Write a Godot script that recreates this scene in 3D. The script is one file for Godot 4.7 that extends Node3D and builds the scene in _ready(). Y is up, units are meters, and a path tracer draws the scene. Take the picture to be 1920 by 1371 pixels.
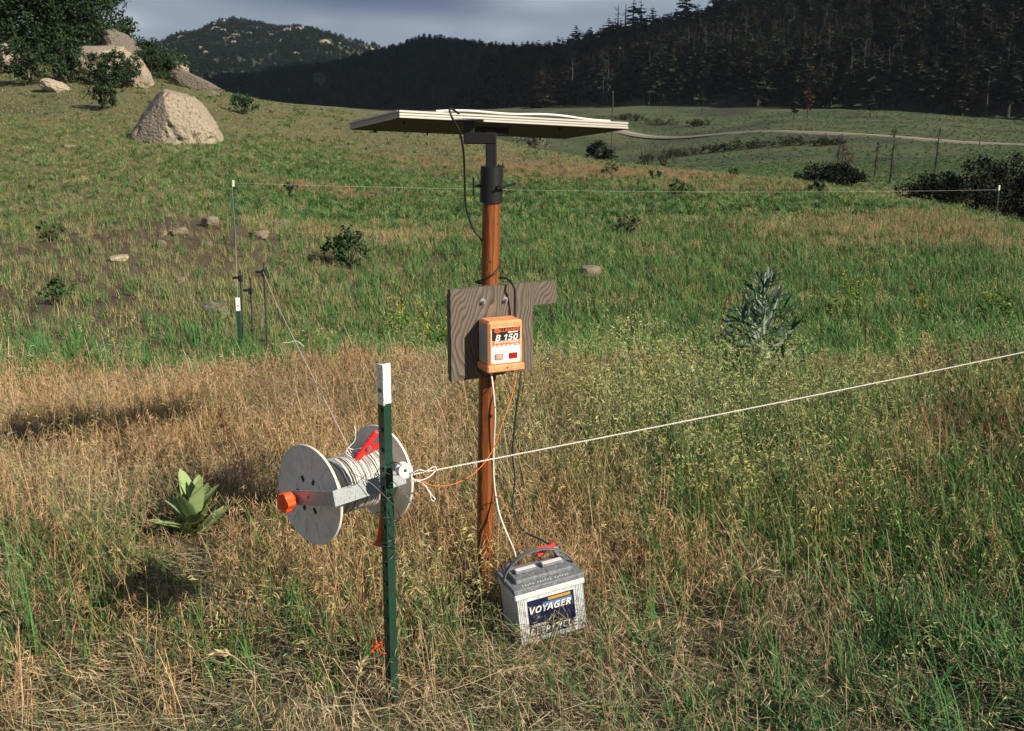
extends Node3D
# A solar-powered electric fence station in a mountain meadow: pole with panel and fence charger, battery in the grass,
# polywire reel on a steel post, grassy terrace, boulders, a valley with a road, forested hills under a storm sky.

const SUN_FROM := Vector3(0.71, 0.52, 0.47)        # direction towards the sun

const GROUND_POINTS := [[0.00, -0.899, -11.00], [-3.14, -0.827, -11.00], [-5.38, -0.756, -11.00], [3.58, -0.899, -11.00], [5.37, -0.842, -11.00], [0.00, -1.159, -20.00], [6.41, -1.159, -20.00], [9.62, -1.230, -20.00], [-4.99, -0.864, -15.00], [-7.03, -0.841, -15.50], [0.00, -1.222, -38.00], [-4.83, -1.141, -27.00], [12.00, -1.539, -45.00], [12.93, -1.284, -31.00], [12.91, -1.305, -27.00], [8.83, -1.541, -56.00], [-10.78, -1.096, -24.00], [-6.05, -0.791, -16.50], [-6.14, -0.766, -22.00], [-11.06, -0.128, -36.00], [-13.77, 0.177, -45.00], [-19.40, 0.165, -44.00], [-28.80, 2.338, -66.00], [-39.83, 5.702, -92.00], [-31.11, 4.996, -85.00], [-24.04, 2.682, -68.00], [-25.87, 3.810, -85.00], [-20.55, 2.581, -80.00], [-13.07, 1.484, -84.00], [-7.37, 0.768, -84.00], [-7.01, -0.458, -55.00], [2.75, -1.241, -70.00], [-3.00, 0.000, -5.60], [-3.00, -0.080, -6.60], [-3.00, -0.420, -8.20], [-3.00, -0.800, -9.60], [-1.20, 0.000, -0.20], [-1.20, 0.000, -2.20], [-1.20, 0.000, -4.20], [-1.20, 0.000, -5.60], [-1.20, -0.080, -6.60], [-1.20, -0.420, -8.20], [-1.20, -0.800, -9.60], [0.00, 0.000, -0.20], [0.00, 0.000, -2.20], [0.00, 0.000, -4.20], [0.00, 0.000, -5.60], [0.00, -0.080, -6.60], [0.00, -0.420, -8.20], [0.00, -0.800, -9.60], [1.20, 0.000, -0.20], [1.20, 0.000, -2.20], [1.20, 0.000, -4.20], [1.20, 0.000, -5.60], [1.20, -0.080, -6.60], [1.20, -0.420, -8.20], [1.20, -0.800, -9.60], [3.20, 0.000, -5.60], [3.20, -0.080, -6.60], [3.20, -0.420, -8.20], [3.20, -0.800, -9.60], [17.87, -5.060, -195.00], [28.11, -4.281, -130.00], [36.47, -4.135, -100.00], [48.51, -3.150, -105.00], [38.70, -2.262, -180.00], [17.43, -1.854, -210.00], [69.06, -3.019, -150.00], [51.40, 0.389, -240.00], [77.05, -0.928, -200.00], [18.05, 0.765, -265.00], [89.13, -2.432, -190.00], [40.86, 2.332, -290.00], [30.00, -4.800, -62.00], [24.00, -5.200, -46.00], [20.00, -4.400, -36.00], [10.00, -3.600, -92.00], [-10.00, -2.600, -130.00], [-40.00, 0.500, -140.00], [-60.00, 6.000, -130.00], [-70.00, 3.000, -250.00], [-10.00, -3.200, -220.00], [40.00, -4.400, -85.00], [-30.00, -1.000, -300.00], [60.00, -3.000, -70.00]]
const ZONES := [[-0.86, -4.58, 1.70, 1.10, 0, 1.6], [-1.82, -4.94, 1.60, 1.00, 0, 1.4], [-0.02, -4.80, 1.20, 1.00, 0, 1.4], [0.18, -3.45, 0.55, 0.55, 0, 1.6], [-2.35, -5.17, 1.30, 0.70, 0, 1.2], [0.05, -2.34, 0.50, 0.35, 0, 1.0], [-0.37, -3.50, 0.60, 0.40, 0, 1.2], [-0.84, -2.30, 0.60, 0.40, 5, 1.6], [-1.19, -2.70, 0.50, 0.45, 5, 1.2], [-0.61, -2.52, 0.45, 0.35, 5, 1.4], [0.67, -2.22, 0.60, 0.25, 5, 1.4], [-1.19, -2.39, 0.50, 0.40, 5, 1.4], [0.37, -2.29, 0.40, 0.30, 5, 1.0], [1.07, -2.30, 0.50, 0.30, 5, 1.0], [-1.51, -3.57, 0.45, 0.30, 1, 1.6], [-0.83, -2.91, 0.30, 0.20, 1, 0.8], [0.65, -2.70, 0.30, 0.30, 1, 1.4], [1.40, -2.89, 0.35, 0.35, 1, 1.3], [1.90, -4.03, 0.80, 0.55, 1, 1.8], [1.53, -4.25, 0.60, 0.40, 1, 0.9], [0.52, -2.49, 0.22, 0.20, 1, 1.1], [1.01, -3.51, 0.50, 0.30, 1, 0.9], [-1.56, -3.24, 0.35, 0.30, 1, 0.8], [0.68, -4.48, 0.50, 0.50, 2, 3.0], [0.52, -5.28, 0.60, 0.50, 2, 2.2], [1.07, -4.70, 0.45, 0.50, 2, 2.6], [0.80, -4.00, 0.35, 0.30, 2, 1.8], [-0.20, -2.91, 0.22, 0.22, 2, 1.6], [1.67, -5.38, 0.50, 0.40, 2, 1.2], [-0.29, -3.18, 0.20, 0.20, 2, 0.8], [1.19, -3.51, 0.50, 0.40, 2, 0.7], [-1.09, -6.67, 0.50, 0.35, 3, 2.0], [2.46, -7.50, 0.90, 0.40, 3, 1.4], [2.88, -6.69, 0.80, 0.40, 3, 1.6], [2.07, -4.99, 0.60, 0.25, 3, 1.2], [-2.07, -6.10, 1.00, 0.40, 3, 1.6], [-1.61, -6.16, 0.90, 0.40, 3, 1.8], [-1.23, -6.01, 0.70, 0.40, 3, 1.8], [-2.72, -6.32, 1.20, 0.35, 1, 1.8], [-6.15, -34.57, 2.20, 1.20, 3, 1.5], [2.96, -50.15, 6.00, 4.00, 3, 1.6], [6.17, -46.36, 4.50, 3.50, 3, 1.5], [8.59, -38.63, 2.50, 2.20, 3, 1.3], [-3.28, -23.49, 2.00, 1.60, 0, 1.2], [8.57, -24.97, 3.50, 2.00, 0, 1.0], [8.82, -22.11, 2.50, 1.20, 0, 1.2], [-8.66, -19.23, 4.50, 3.60, 6, 16.0], [-7.20, -18.95, 2.80, 2.40, 6, 12.0], [-6.39, -20.36, 2.40, 1.00, 6, 2.5], [-5.10, -10.54, 1.70, 2.00, 6, 16.0], [-5.97, -13.11, 1.50, 2.20, 6, 16.0], [-6.33, -15.35, 1.40, 2.00, 6, 10.0], [-5.44, -13.30, 3.20, 4.50, 4, 4.0], [-4.60, -14.49, 2.00, 1.60, 4, 3.0], [-5.53, -17.52, 2.50, 2.00, 4, 1.8], [-3.14, -11.65, 1.00, 0.90, 4, 0.8], [4.81, -20.00, 2.20, 1.20, 4, 1.0], [-2.54, -18.75, 0.90, 0.80, 5, 0.9]]

var rng := RandomNumberGenerator.new()
var taken := {}
var mats := {}
var tps_u := PackedFloat64Array()
var tps_w := PackedFloat64Array()
var tps_c := PackedFloat64Array()
var grid_h := PackedFloat32Array()                 # the terrain sampled once, then looked up
const GU := 121
const GW := 161
const U_MAX := 2.16
const W_MIN := 1.0986
const W_MAX := 5.88
var rough := FastNoiseLite.new()
var patchy := FastNoiseLite.new()
var fine := FastNoiseLite.new()


func _ready() -> void:
	rng.seed = 20240611
	setup_view()
	setup_noise()
	solve_ground()
	make_materials()
	build_ground()
	build_hills()
	build_cloud()
	build_road()
	build_far_trees()
	build_boulders()
	build_hillside_plants()
	build_valley_things()
	build_station()
	build_reel_and_post()
	build_battery()
	build_fence()
	build_cables()
	build_big_plants()
	build_grass()


# ------------------------------------------------------------------ camera, sky, sun, exposure
func setup_view() -> void:
	var cam := Camera3D.new()
	cam.name = "camera"
	cam.fov = 37.84
	cam.near = 0.05
	cam.far = 6000.0
	cam.position = Vector3(0, 1.6, 0)
	cam.rotation_degrees = Vector3(-13.5, 0, 0)
	add_child(cam)
	cam.current = true
	var env := Environment.new()
	env.background_mode = Environment.BG_SKY
	env.tonemap_mode = Environment.TONE_MAPPER_LINEAR
	env.tonemap_exposure = 1.42
	env.fog_enabled = true
	env.fog_density = 0.00007
	env.fog_light_color = Color(0.70, 0.78, 0.86)
	env.sdfgi_enabled = true
	env.ssao_enabled = true
	env.ssil_enabled = true
	var sky := Sky.new()
	var pano := PanoramaSkyMaterial.new()
	pano.panorama = storm_sky()
	pano.energy_multiplier = 1.0
	sky.sky_material = pano
	env.sky = sky
	env.background_energy_multiplier = 1.0
	var we := WorldEnvironment.new()
	we.name = "environment"
	we.environment = env
	add_child(we)
	var sun := DirectionalLight3D.new()
	sun.name = "sun"
	sun.light_energy = 1.6
	sun.light_color = Color(1.0, 0.95, 0.87)
	sun.light_angular_distance = 0.5
	sun.shadow_enabled = true
	add_child(sun)
	sun.look_at_from_position(SUN_FROM * 50.0, Vector3.ZERO, Vector3.UP)


func storm_sky() -> ImageTexture:
	# layered cloud: slate blue below, pale breaks where the layer thins
	var a := FastNoiseLite.new()
	a.seed = 11
	a.frequency = 1.15
	a.fractal_octaves = 5
	var b := FastNoiseLite.new()
	b.seed = 4
	b.frequency = 0.55
	b.fractal_octaves = 3
	var w := 1024
	var h := 512
	var im := Image.create(w, h, false, Image.FORMAT_RGBAF)
	var slate := Color(0.082, 0.110, 0.182)
	var grey := Color(0.205, 0.250, 0.305)
	var pale := Color(0.50, 0.50, 0.54)
	for y in h:
		var el := (0.5 - (y + 0.5) / h) * PI
		var ce := cos(el)
		var se := sin(el)
		for x in w:
			var az := (x + 0.5) / w * TAU + TAU * 102.0 / 720.0
			var p := Vector3(ce * cos(az), se * 6.0, ce * sin(az)) * 2.0
			var n := a.get_noise_3dv(p) * 0.5 + 0.5
			var m := b.get_noise_3dv(p) * 0.5 + 0.5
			var low := 1.0 - smoothstep(0.06, 0.30, se)     # the layer is thinner towards the horizon
			var c := slate.lerp(grey, smoothstep(0.38, 0.56, m) * (0.35 + 0.65 * low))
			c = c.lerp(pale, smoothstep(0.52, 0.80, n) * smoothstep(0.35, 0.6, m) * 0.9)
			c.a = 1.0
			im.set_pixel(x, y, c)
	return ImageTexture.create_from_image(im)


func setup_noise() -> void:
	rough.seed = 3
	rough.frequency = 0.35
	rough.fractal_octaves = 4
	patchy.seed = 8
	patchy.frequency = 0.9
	patchy.fractal_octaves = 3
	fine.seed = 21
	fine.frequency = 0.045
	fine.fractal_octaves = 4


# ------------------------------------------------------------------ terrain: a thin-plate surface through levelled points
func phi(r2: float) -> float:
	return 0.5 * r2 * log(r2 + 1e-12) if r2 > 1e-12 else 0.0


func solve_ground() -> void:
	var n := GROUND_POINTS.size()
	var m := n + 3
	var a: Array[PackedFloat64Array] = []
	for p in GROUND_POINTS:
		var d: float = maxf(-p[2], 0.0) + 3.0
		tps_u.append(clampf(p[0] / d, -0.72, 0.72) * 3.0)
		tps_w.append(log(d))
	for i in m:
		var row := PackedFloat64Array()
		row.resize(m + 1)
		if i < n:
			for j in n:
				row[j] = phi((tps_u[i] - tps_u[j]) ** 2 + (tps_w[i] - tps_w[j]) ** 2) + (1e-3 if i == j else 0.0)
			row[n] = 1.0
			row[n + 1] = tps_u[i]
			row[n + 2] = tps_w[i]
			row[m] = GROUND_POINTS[i][1] / (maxf(-GROUND_POINTS[i][2], 0.0) + 3.0)
		else:
			for j in n:
				row[j] = 1.0 if i == n else (tps_u[j] if i == n + 1 else tps_w[j])
		a.append(row)
	for c in m:
		var best := c
		for r in range(c + 1, m):
			if absf(a[r][c]) > absf(a[best][c]):
				best = r
		var t := a[c]
		a[c] = a[best]
		a[best] = t
		var pivot := a[c]
		for r in range(c + 1, m):
			var row := a[r]
			var k := row[c] / pivot[c]
			if k != 0.0:
				for j in range(c, m + 1):
					row[j] -= k * pivot[j]
				a[r] = row
	tps_c.resize(m)
	for i in range(m - 1, -1, -1):
		var s := a[i][m]
		for j in range(i + 1, m):
			s -= a[i][j] * tps_c[j]
		tps_c[i] = s / a[i][i]
	for iw in GW:
		var w := lerpf(W_MIN, W_MAX, iw / float(GW - 1))
		for iu in GU:
			var u := lerpf(-U_MAX, U_MAX, iu / float(GU - 1))
			var s := tps_c[n] + tps_c[n + 1] * u + tps_c[n + 2] * w
			for k in n:
				var du := u - tps_u[k]
				var dw := w - tps_w[k]
				var r2 := du * du + dw * dw
				if r2 > 1e-9:
					s += tps_c[k] * 0.5 * r2 * log(r2)
			grid_h.append(s)


func ground_y(x: float, z: float) -> float:
	var d := maxf(-z, 0.0) + 3.0
	var fu := clampf((clampf(x / d, -0.72, 0.72) * 3.0 + U_MAX) / (2.0 * U_MAX), 0.0, 0.9999) * (GU - 1)
	var fw := clampf((log(d) - W_MIN) / (W_MAX - W_MIN), 0.0, 0.9999) * (GW - 1)
	var iu := int(fu)
	var iw := int(fw)
	var tu := fu - iu
	var tw := fw - iw
	var k := iw * GU + iu
	var s := lerpf(lerpf(grid_h[k], grid_h[k + 1], tu), lerpf(grid_h[k + GU], grid_h[k + GU + 1], tu), tw)
	var bumps := clampf((d - 3.0) / 40.0, 0.06, 1.0)
	return s * minf(d, 330.0) + rough.get_noise_2d(x, z) * 0.20 * bumps * (1.0 - 0.8 * smoothstep(70.0, 120.0, d)) + fine.get_noise_2d(x, z) * 0.35 * clampf((d - 30.0) / 80.0, 0.0, 1.0)


func on(x: float, z: float, sink := 0.0) -> Vector3:
	return Vector3(x, ground_y(x, z) - sink, z)


# ------------------------------------------------------------------ naming
func numbered(called: String) -> String:
	if not taken.has(called):
		taken[called] = 0
		return called
	taken[called] += 1
	return "%s_%03d" % [called, taken[called]]


func tag(o: Node, label: String, category: String, group := "", kind := "") -> Node:
	if label:
		o.set_meta("label", label)
	if category:
		o.set_meta("category", category)
	if group:
		o.set_meta("group", group)
	if kind:
		o.set_meta("kind", kind)
	return o


func thing(called: String, at: Vector3, label: String, category: String, group := "") -> Node3D:
	var o := Node3D.new()
	o.name = numbered(called)
	add_child(o)
	o.position = at
	tag(o, label, category, group)
	return o


func copy_of(root: Node3D, called: String, at: Vector3, turn: float, size: float, label: String, group := "") -> Node3D:
	var c: Node3D = root.duplicate()
	c.name = numbered(called)
	add_child(c)
	c.position = at
	c.rotation = Vector3(0, turn, 0)
	c.scale = Vector3.ONE * size
	c.set_meta("label", label)
	if group:
		c.set_meta("group", group)
	return c


func put(called: String, mesh: Mesh, material: Material, parent: Node = null, xf := Transform3D()) -> MeshInstance3D:
	var o := MeshInstance3D.new()
	o.mesh = mesh
	if material:
		o.material_override = material
	o.transform = xf
	if parent == null:
		o.name = numbered(called)
		add_child(o)
	else:
		o.name = called
		parent.add_child(o, true)
	return o


# ------------------------------------------------------------------ shapes
class Shape:
	var st := SurfaceTool.new()
	var group := 0
	var col := Color.WHITE
	var colored := false

	func _init(with_color := false) -> void:
		st.begin(Mesh.PRIMITIVE_TRIANGLES)
		colored = with_color

	func vert(p: Vector3, uv := Vector2.ZERO) -> void:
		if colored:
			st.set_color(col)
		st.set_uv(uv)
		st.add_vertex(p)

	func tri(a: Vector3, b: Vector3, c: Vector3, ua := Vector2.ZERO, ub := Vector2.ZERO, uc := Vector2.ZERO) -> void:
		vert(a, ua)
		vert(b, ub)
		vert(c, uc)

	func quad(a: Vector3, b: Vector3, c: Vector3, d: Vector3, u := Rect2(0, 0, 1, 1)) -> void:   # clockwise seen from outside
		var p := u.position
		var e := u.end
		tri(a, b, c, p, Vector2(e.x, p.y), e)
		tri(a, c, d, p, e, Vector2(p.x, e.y))

	func facing(pts: Array, out: Vector3) -> void:     # a flat convex face turned towards out
		var n: Vector3 = (pts[1] - pts[0]).cross(pts[2] - pts[0])
		var q := pts.duplicate()
		if n.dot(out) > 0.0:
			q.reverse()
		st.set_smooth_group(-1)
		for i in range(1, q.size() - 1):
			tri(q[0], q[i], q[i + 1])

	func box(at: Vector3, size: Vector3, basis := Basis(), bevel := 0.0) -> void:
		var h := size * 0.5
		var bv := minf(bevel, minf(h.x, minf(h.y, h.z)) * 0.9)
		if bv <= 0.0:
			for ax in 3:
				for s in [-1.0, 1.0]:
					var pts := []
					for k in [[-1, -1], [1, -1], [1, 1], [-1, 1]]:
						var p := Vector3.ZERO
						p[ax] = h[ax] * s
						p[(ax + 1) % 3] = h[(ax + 1) % 3] * k[0]
						p[(ax + 2) % 3] = h[(ax + 2) % 3] * k[1]
						pts.append(at + basis * p)
					var o := Vector3.ZERO
					o[ax] = s
					facing(pts, basis * o)
			return
		var cv := func(sx: float, sy: float, sz: float, ax: int) -> Vector3:
			var s := Vector3(sx, sy, sz)
			var p := Vector3.ZERO
			for k in 3:
				p[k] = s[k] * (h[k] if k == ax else h[k] - bv)
			return at + basis * p
		for ax in 3:
			var b1 := (ax + 1) % 3
			var b2 := (ax + 2) % 3
			for s in [-1.0, 1.0]:
				var pts := []
				for k in [[-1.0, -1.0], [1.0, -1.0], [1.0, 1.0], [-1.0, 1.0]]:
					var q := Vector3.ZERO
					q[ax] = s
					q[b1] = k[0]
					q[b2] = k[1]
					pts.append(cv.call(q.x, q.y, q.z, ax))
				var o := Vector3.ZERO
				o[ax] = s
				facing(pts, basis * o)
				for s2 in [-1.0, 1.0]:               # the edge between faces ax and b1, along b2
					var e := []
					for k in [[ax, -1.0], [ax, 1.0], [b1, 1.0], [b1, -1.0]]:
						var q := Vector3.ZERO
						q[ax] = s
						q[b1] = s2
						q[b2] = k[1]
						e.append(cv.call(q.x, q.y, q.z, k[0]))
					var o2 := Vector3.ZERO
					o2[ax] = s
					o2[b1] = s2
					facing(e, basis * o2)
		for sx in [-1.0, 1.0]:
			for sy in [-1.0, 1.0]:
				for sz in [-1.0, 1.0]:
					facing([cv.call(sx, sy, sz, 0), cv.call(sx, sy, sz, 1), cv.call(sx, sy, sz, 2)], basis * Vector3(sx, sy, sz))

	func tube(path: Array, radii, sides := 8, capped := true) -> void:
		var rings := []
		var up := Vector3(0.13, 0.91, 0.39).normalized()
		var along := 0.0
		var n0 := Vector3.ZERO
		for i in path.size():
			var t: Vector3 = (path[mini(i + 1, path.size() - 1)] - path[maxi(i - 1, 0)]).normalized()
			var n: Vector3
			if i == 0:
				n = (up - t * up.dot(t)).normalized() if absf(up.dot(t)) < 0.98 else Vector3.RIGHT.cross(t).normalized()
			else:
				n = (n0 - t * n0.dot(t)).normalized()
				along += (path[i] - path[i - 1]).length()
			n0 = n
			var b := t.cross(n)
			var r: float = radii[i] if radii is Array else radii
			var ring := PackedVector3Array()
			for k in sides:
				var a := TAU * k / sides
				ring.append(path[i] + (n * cos(a) + b * sin(a)) * r)
			rings.append([ring, along])
		st.set_smooth_group(group)
		for i in path.size() - 1:
			for k in sides:
				var k2 := (k + 1) % sides
				var ua := Vector2(k / float(sides), rings[i][1])
				var ub := Vector2(k / float(sides), rings[i + 1][1])
				var uc := Vector2((k + 1) / float(sides), rings[i + 1][1])
				var ud := Vector2((k + 1) / float(sides), rings[i][1])
				tri(rings[i][0][k], rings[i + 1][0][k], rings[i + 1][0][k2], ua, ub, uc)
				tri(rings[i][0][k], rings[i + 1][0][k2], rings[i][0][k2], ua, uc, ud)
		if capped:
			st.set_smooth_group(-1)
			for e in [0, path.size() - 1]:
				for k in sides:
					var k2 := (k + 1) % sides
					if e == 0:
						tri(path[e], rings[e][0][k], rings[e][0][k2])
					else:
						tri(path[e], rings[e][0][k2], rings[e][0][k])

	func lathe(profile: Array, sides: int, xf := Transform3D()) -> void:      # [radius, height] pairs, hard between segments
		for i in profile.size() - 1:
			group += 1
			st.set_smooth_group(group)
			for k in sides:
				var a := TAU * k / sides
				var b := TAU * (k + 1) / sides
				var p := func(j: int, an: float) -> Vector3:
					return xf * Vector3(profile[j][0] * cos(an), profile[j][1], -profile[j][0] * sin(an))
				var q0: Vector3 = p.call(i, a)
				var q1: Vector3 = p.call(i + 1, a)
				var q2: Vector3 = p.call(i + 1, b)
				var q3: Vector3 = p.call(i, b)
				if profile[i + 1][0] > 1e-6:
					tri(q0, q1, q2)
				if profile[i][0] > 1e-6:
					tri(q0, q2, q3)

	func prism(outline: Array, z0: float, z1: float, xf := Transform3D()) -> void:   # outline counter-clockwise in x, y
		var flat := PackedVector2Array(outline)
		var ids := Geometry2D.triangulate_polygon(flat)
		st.set_smooth_group(-1)
		for i in range(0, ids.size(), 3):
			for side in [z0, z1]:
				var q := []
				for k in 3:
					q.append(xf * Vector3(flat[ids[i + k]].x, flat[ids[i + k]].y, side))
				facing(q, xf.basis * Vector3(0, 0, 1 if side == z1 else -1))
		for i in flat.size():
			var a := flat[i]
			var b := flat[(i + 1) % flat.size()]
			facing([xf * Vector3(a.x, a.y, z0), xf * Vector3(b.x, b.y, z0), xf * Vector3(b.x, b.y, z1), xf * Vector3(a.x, a.y, z1)], xf.basis * Vector3(b.y - a.y, a.x - b.x, 0))

	func mesh() -> ArrayMesh:
		st.generate_normals()
		return st.commit()


func smooth_path(pts: Array, steps := 6) -> Array:
	var out := []
	for i in pts.size() - 1:
		var p0: Vector3 = pts[maxi(i - 1, 0)]
		var p1: Vector3 = pts[i]
		var p2: Vector3 = pts[i + 1]
		var p3: Vector3 = pts[mini(i + 2, pts.size() - 1)]
		for k in steps:
			out.append(p1.cubic_interpolate(p2, p0, p3, k / float(steps)))
	out.append(pts[-1])
	return out


func cable(pts: Array, r: float, sides := 6, steps := 6) -> ArrayMesh:
	var s := Shape.new()
	s.tube(smooth_path(pts, steps), r, sides)
	return s.mesh()


# ------------------------------------------------------------------ materials
func lin(r: float, g: float, b: float) -> Color:
	return Color(r, g, b).linear_to_srgb()


func plain(called: String, c: Color, roughness := 0.6, metallic := 0.0) -> StandardMaterial3D:
	var m := StandardMaterial3D.new()
	m.albedo_color = c
	m.roughness = roughness
	m.metallic = metallic
	mats[called] = m
	return m


func noise_tex(seed_: int, freq: float, octaves: int, ramp: Array, size := 512, kind := FastNoiseLite.TYPE_SIMPLEX_SMOOTH) -> NoiseTexture2D:
	var n := FastNoiseLite.new()
	n.seed = seed_
	n.frequency = freq
	n.fractal_octaves = octaves
	n.noise_type = kind
	var t := NoiseTexture2D.new()
	t.width = size
	t.height = size
	t.seamless = true
	t.noise = n
	if ramp:
		var g := Gradient.new()
		var offs := PackedFloat32Array()
		var cols := PackedColorArray()
		for r in ramp:
			offs.append(r[0])
			cols.append(r[1])
		g.offsets = offs
		g.colors = cols
		t.color_ramp = g
	return t


func wood_image(w: int, h: int, dark: Color, light: Color, seed_: int, rings: float, knots: Array) -> ImageTexture:
	# growth rings cut lengthwise: bands along v that bend round knots
	var n := FastNoiseLite.new()
	n.seed = seed_
	n.frequency = 0.005
	n.fractal_octaves = 2
	var g := FastNoiseLite.new()
	g.seed = seed_ + 1
	g.frequency = 0.25
	var im := Image.create(w, h, false, Image.FORMAT_RGBA8)
	for y in h:
		for x in w:
			var u := x / float(w)
			var v := y / float(h)
			var s := u + n.get_noise_2d(x * 1.2, y * 0.4) * 0.075
			for k in knots:
				var du: float = u - k[0]
				var dv: float = (v - k[1]) * k[3]
				s += k[2] * exp(-(du * du + dv * dv) * k[4])
			var band := fposmod(s * rings, 1.0)
			var t := pow(band, 2.2) * 0.75 + g.get_noise_2d(x, y * 0.06) * 0.28 + 0.12
			im.set_pixel(x, y, dark.lerp(light, clampf(1.0 - t, 0.0, 1.0)))
	return ImageTexture.create_from_image(im)


func make_materials() -> void:
	var g := plain("grass", Color.WHITE, 0.62)
	g.vertex_color_use_as_albedo = true
	g.backlight = Color(0.45, 0.45, 0.40)
	g.metallic_specular = 0.3
	var l := plain("leaf", Color.WHITE, 0.6)
	l.vertex_color_use_as_albedo = true
	l.backlight = Color(0.25, 0.28, 0.2)
	l.metallic_specular = 0.2
	var nd := plain("needles", Color.WHITE, 0.75)
	nd.metallic_specular = 0.15
	nd.vertex_color_use_as_albedo = true
	var gr := plain("ground", Color.WHITE, 0.95)
	gr.vertex_color_use_as_albedo = true
	gr.uv1_triplanar = true
	gr.uv1_world_triplanar = true
	gr.uv1_scale = Vector3.ONE * 0.9
	gr.albedo_texture = noise_tex(5, 0.02, 6, [[0.2, Color(0.52, 0.5, 0.46)], [0.45, Color(0.8, 0.78, 0.74)], [0.62, Color(0.95, 0.93, 0.88)], [0.85, Color(0.66, 0.63, 0.58)]], 1024)
	gr.heightmap_enabled = true
	gr.heightmap_scale = 2.0
	gr.heightmap_texture = noise_tex(15, 0.03, 5, [], 512)
	var hl := plain("hill", Color.WHITE, 0.95)
	hl.vertex_color_use_as_albedo = true
	hl.uv1_triplanar = true
	hl.uv1_world_triplanar = true
	hl.uv1_scale = Vector3.ONE * 0.02
	hl.albedo_texture = noise_tex(6, 0.02, 6, [[0.25, Color(0.55, 0.55, 0.52)], [0.5, Color(0.85, 0.85, 0.8)], [0.7, Color(1.0, 0.98, 0.92)]], 512)
	var rk := plain("rock", lin(0.58, 0.57, 0.55), 0.9)
	rk.uv1_triplanar = true
	rk.uv1_scale = Vector3.ONE * 0.42
	rk.albedo_texture = noise_tex(31, 0.014, 6, [[0.16, Color(0.42, 0.41, 0.38)], [0.32, Color(0.66, 0.62, 0.56)], [0.42, Color(0.80, 0.73, 0.63)], [0.48, Color(0.68, 0.66, 0.61)], [0.55, Color(0.86, 0.80, 0.71)], [0.62, Color(0.74, 0.66, 0.56)], [0.72, Color(0.82, 0.79, 0.74)], [0.86, Color(0.55, 0.53, 0.50)]], 1024)
	rk.heightmap_enabled = true
	rk.heightmap_scale = 6.0
	rk.heightmap_texture = noise_tex(33, 0.03, 6, [], 512)
	var rp: StandardMaterial3D = rk.duplicate()
	rp.albedo_color = lin(0.74, 0.72, 0.68)
	mats["rock_pale"] = rp
	var rg: StandardMaterial3D = rk.duplicate()
	rg.albedo_color = lin(0.30, 0.305, 0.31)
	mats["rock_grey"] = rg
	var rs: StandardMaterial3D = rk.duplicate()
	rs.uv1_scale = Vector3.ONE * 2.6
	rs.heightmap_scale = 1.5
	rs.albedo_color = lin(0.40, 0.385, 0.36)
	mats["rock_small"] = rs
	var bark := plain("bark", lin(0.07, 0.05, 0.035), 0.9)
	bark.albedo_texture = noise_tex(41, 0.05, 4, [[0.2, Color(0.5, 0.45, 0.42)], [0.8, Color.WHITE]], 256)
	plain("leaf_stem", lin(0.10, 0.15, 0.05), 0.7)
	plain("rust", lin(0.13, 0.065, 0.035), 0.85)
	plain("stalk", lin(0.46, 0.37, 0.22), 0.6)
	plain("charred", lin(0.035, 0.028, 0.024), 0.95)
	# station
	var pw := plain("pole_wood", Color.WHITE, 0.38)
	pw.albedo_texture = wood_image(256, 1024, Color(0.34, 0.18, 0.085), Color(0.58, 0.34, 0.17), 50, 9.0, [[0.3, 0.3, 0.05, 6.0, 200.0], [0.7, 0.7, 0.04, 5.0, 260.0]])
	pw.uv1_scale = Vector3(1, 0.8, 1)
	pw.heightmap_enabled = true
	pw.heightmap_scale = 0.12
	pw.heightmap_texture = noise_tex(52, 0.06, 4, [], 256)
	var bd := plain("board_wood", Color.WHITE, 0.85)
	bd.albedo_texture = wood_image(512, 512, Color(0.21, 0.175, 0.15), Color(0.47, 0.43, 0.385), 61, 26.0, [[0.02, 0.62, 0.24, 0.9, 5.0], [0.40, 0.05, -0.07, 0.6, 12.0], [0.99, 0.12, 0.06, 1.2, 60.0]])
	plain("black_steel", lin(0.016, 0.016, 0.018), 0.42, 0.2)
	plain("black_plastic", lin(0.012, 0.012, 0.013), 0.5)
	plain("panel_back", lin(0.004, 0.004, 0.004), 0.7)
	plain("solar_glass", lin(0.010, 0.014, 0.035), 0.12)
	var al := plain("aluminium", lin(0.40, 0.385, 0.345), 0.42, 0.55)
	al.metallic = 0.35
	var gv := plain("galvanised", Color.WHITE, 0.42, 0.3)
	gv.albedo_texture = noise_tex(71, 0.05, 3, [[0.3, Color(0.60, 0.63, 0.64)], [0.5, Color(0.74, 0.77, 0.78)], [0.7, Color(0.52, 0.55, 0.56)]], 256, FastNoiseLite.TYPE_CELLULAR)
	gv.uv1_triplanar = true
	gv.uv1_scale = Vector3.ONE * 14.0
	var oc := plain("orange_case", lin(0.82, 0.36, 0.16), 0.5)
	oc.albedo_texture = noise_tex(72, 0.02, 4, [[0.3, Color(0.94, 0.92, 0.90)], [0.7, Color.WHITE]], 256)
	oc.uv1_triplanar = true
	oc.uv1_scale = Vector3.ONE * 5.0
	plain("orange_print", lin(0.75, 0.13, 0.015), 0.5)
	plain("label_white", lin(0.82, 0.81, 0.78), 0.5)
	plain("label_black", lin(0.012, 0.012, 0.013), 0.45)
	plain("label_grey", lin(0.40, 0.41, 0.40), 0.55)
	plain("print_grey", lin(0.28, 0.27, 0.27), 0.6)
	plain("red_lens", lin(0.34, 0.018, 0.012), 0.25)
	plain("amber_lens", lin(0.62, 0.26, 0.13), 0.3)
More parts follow.
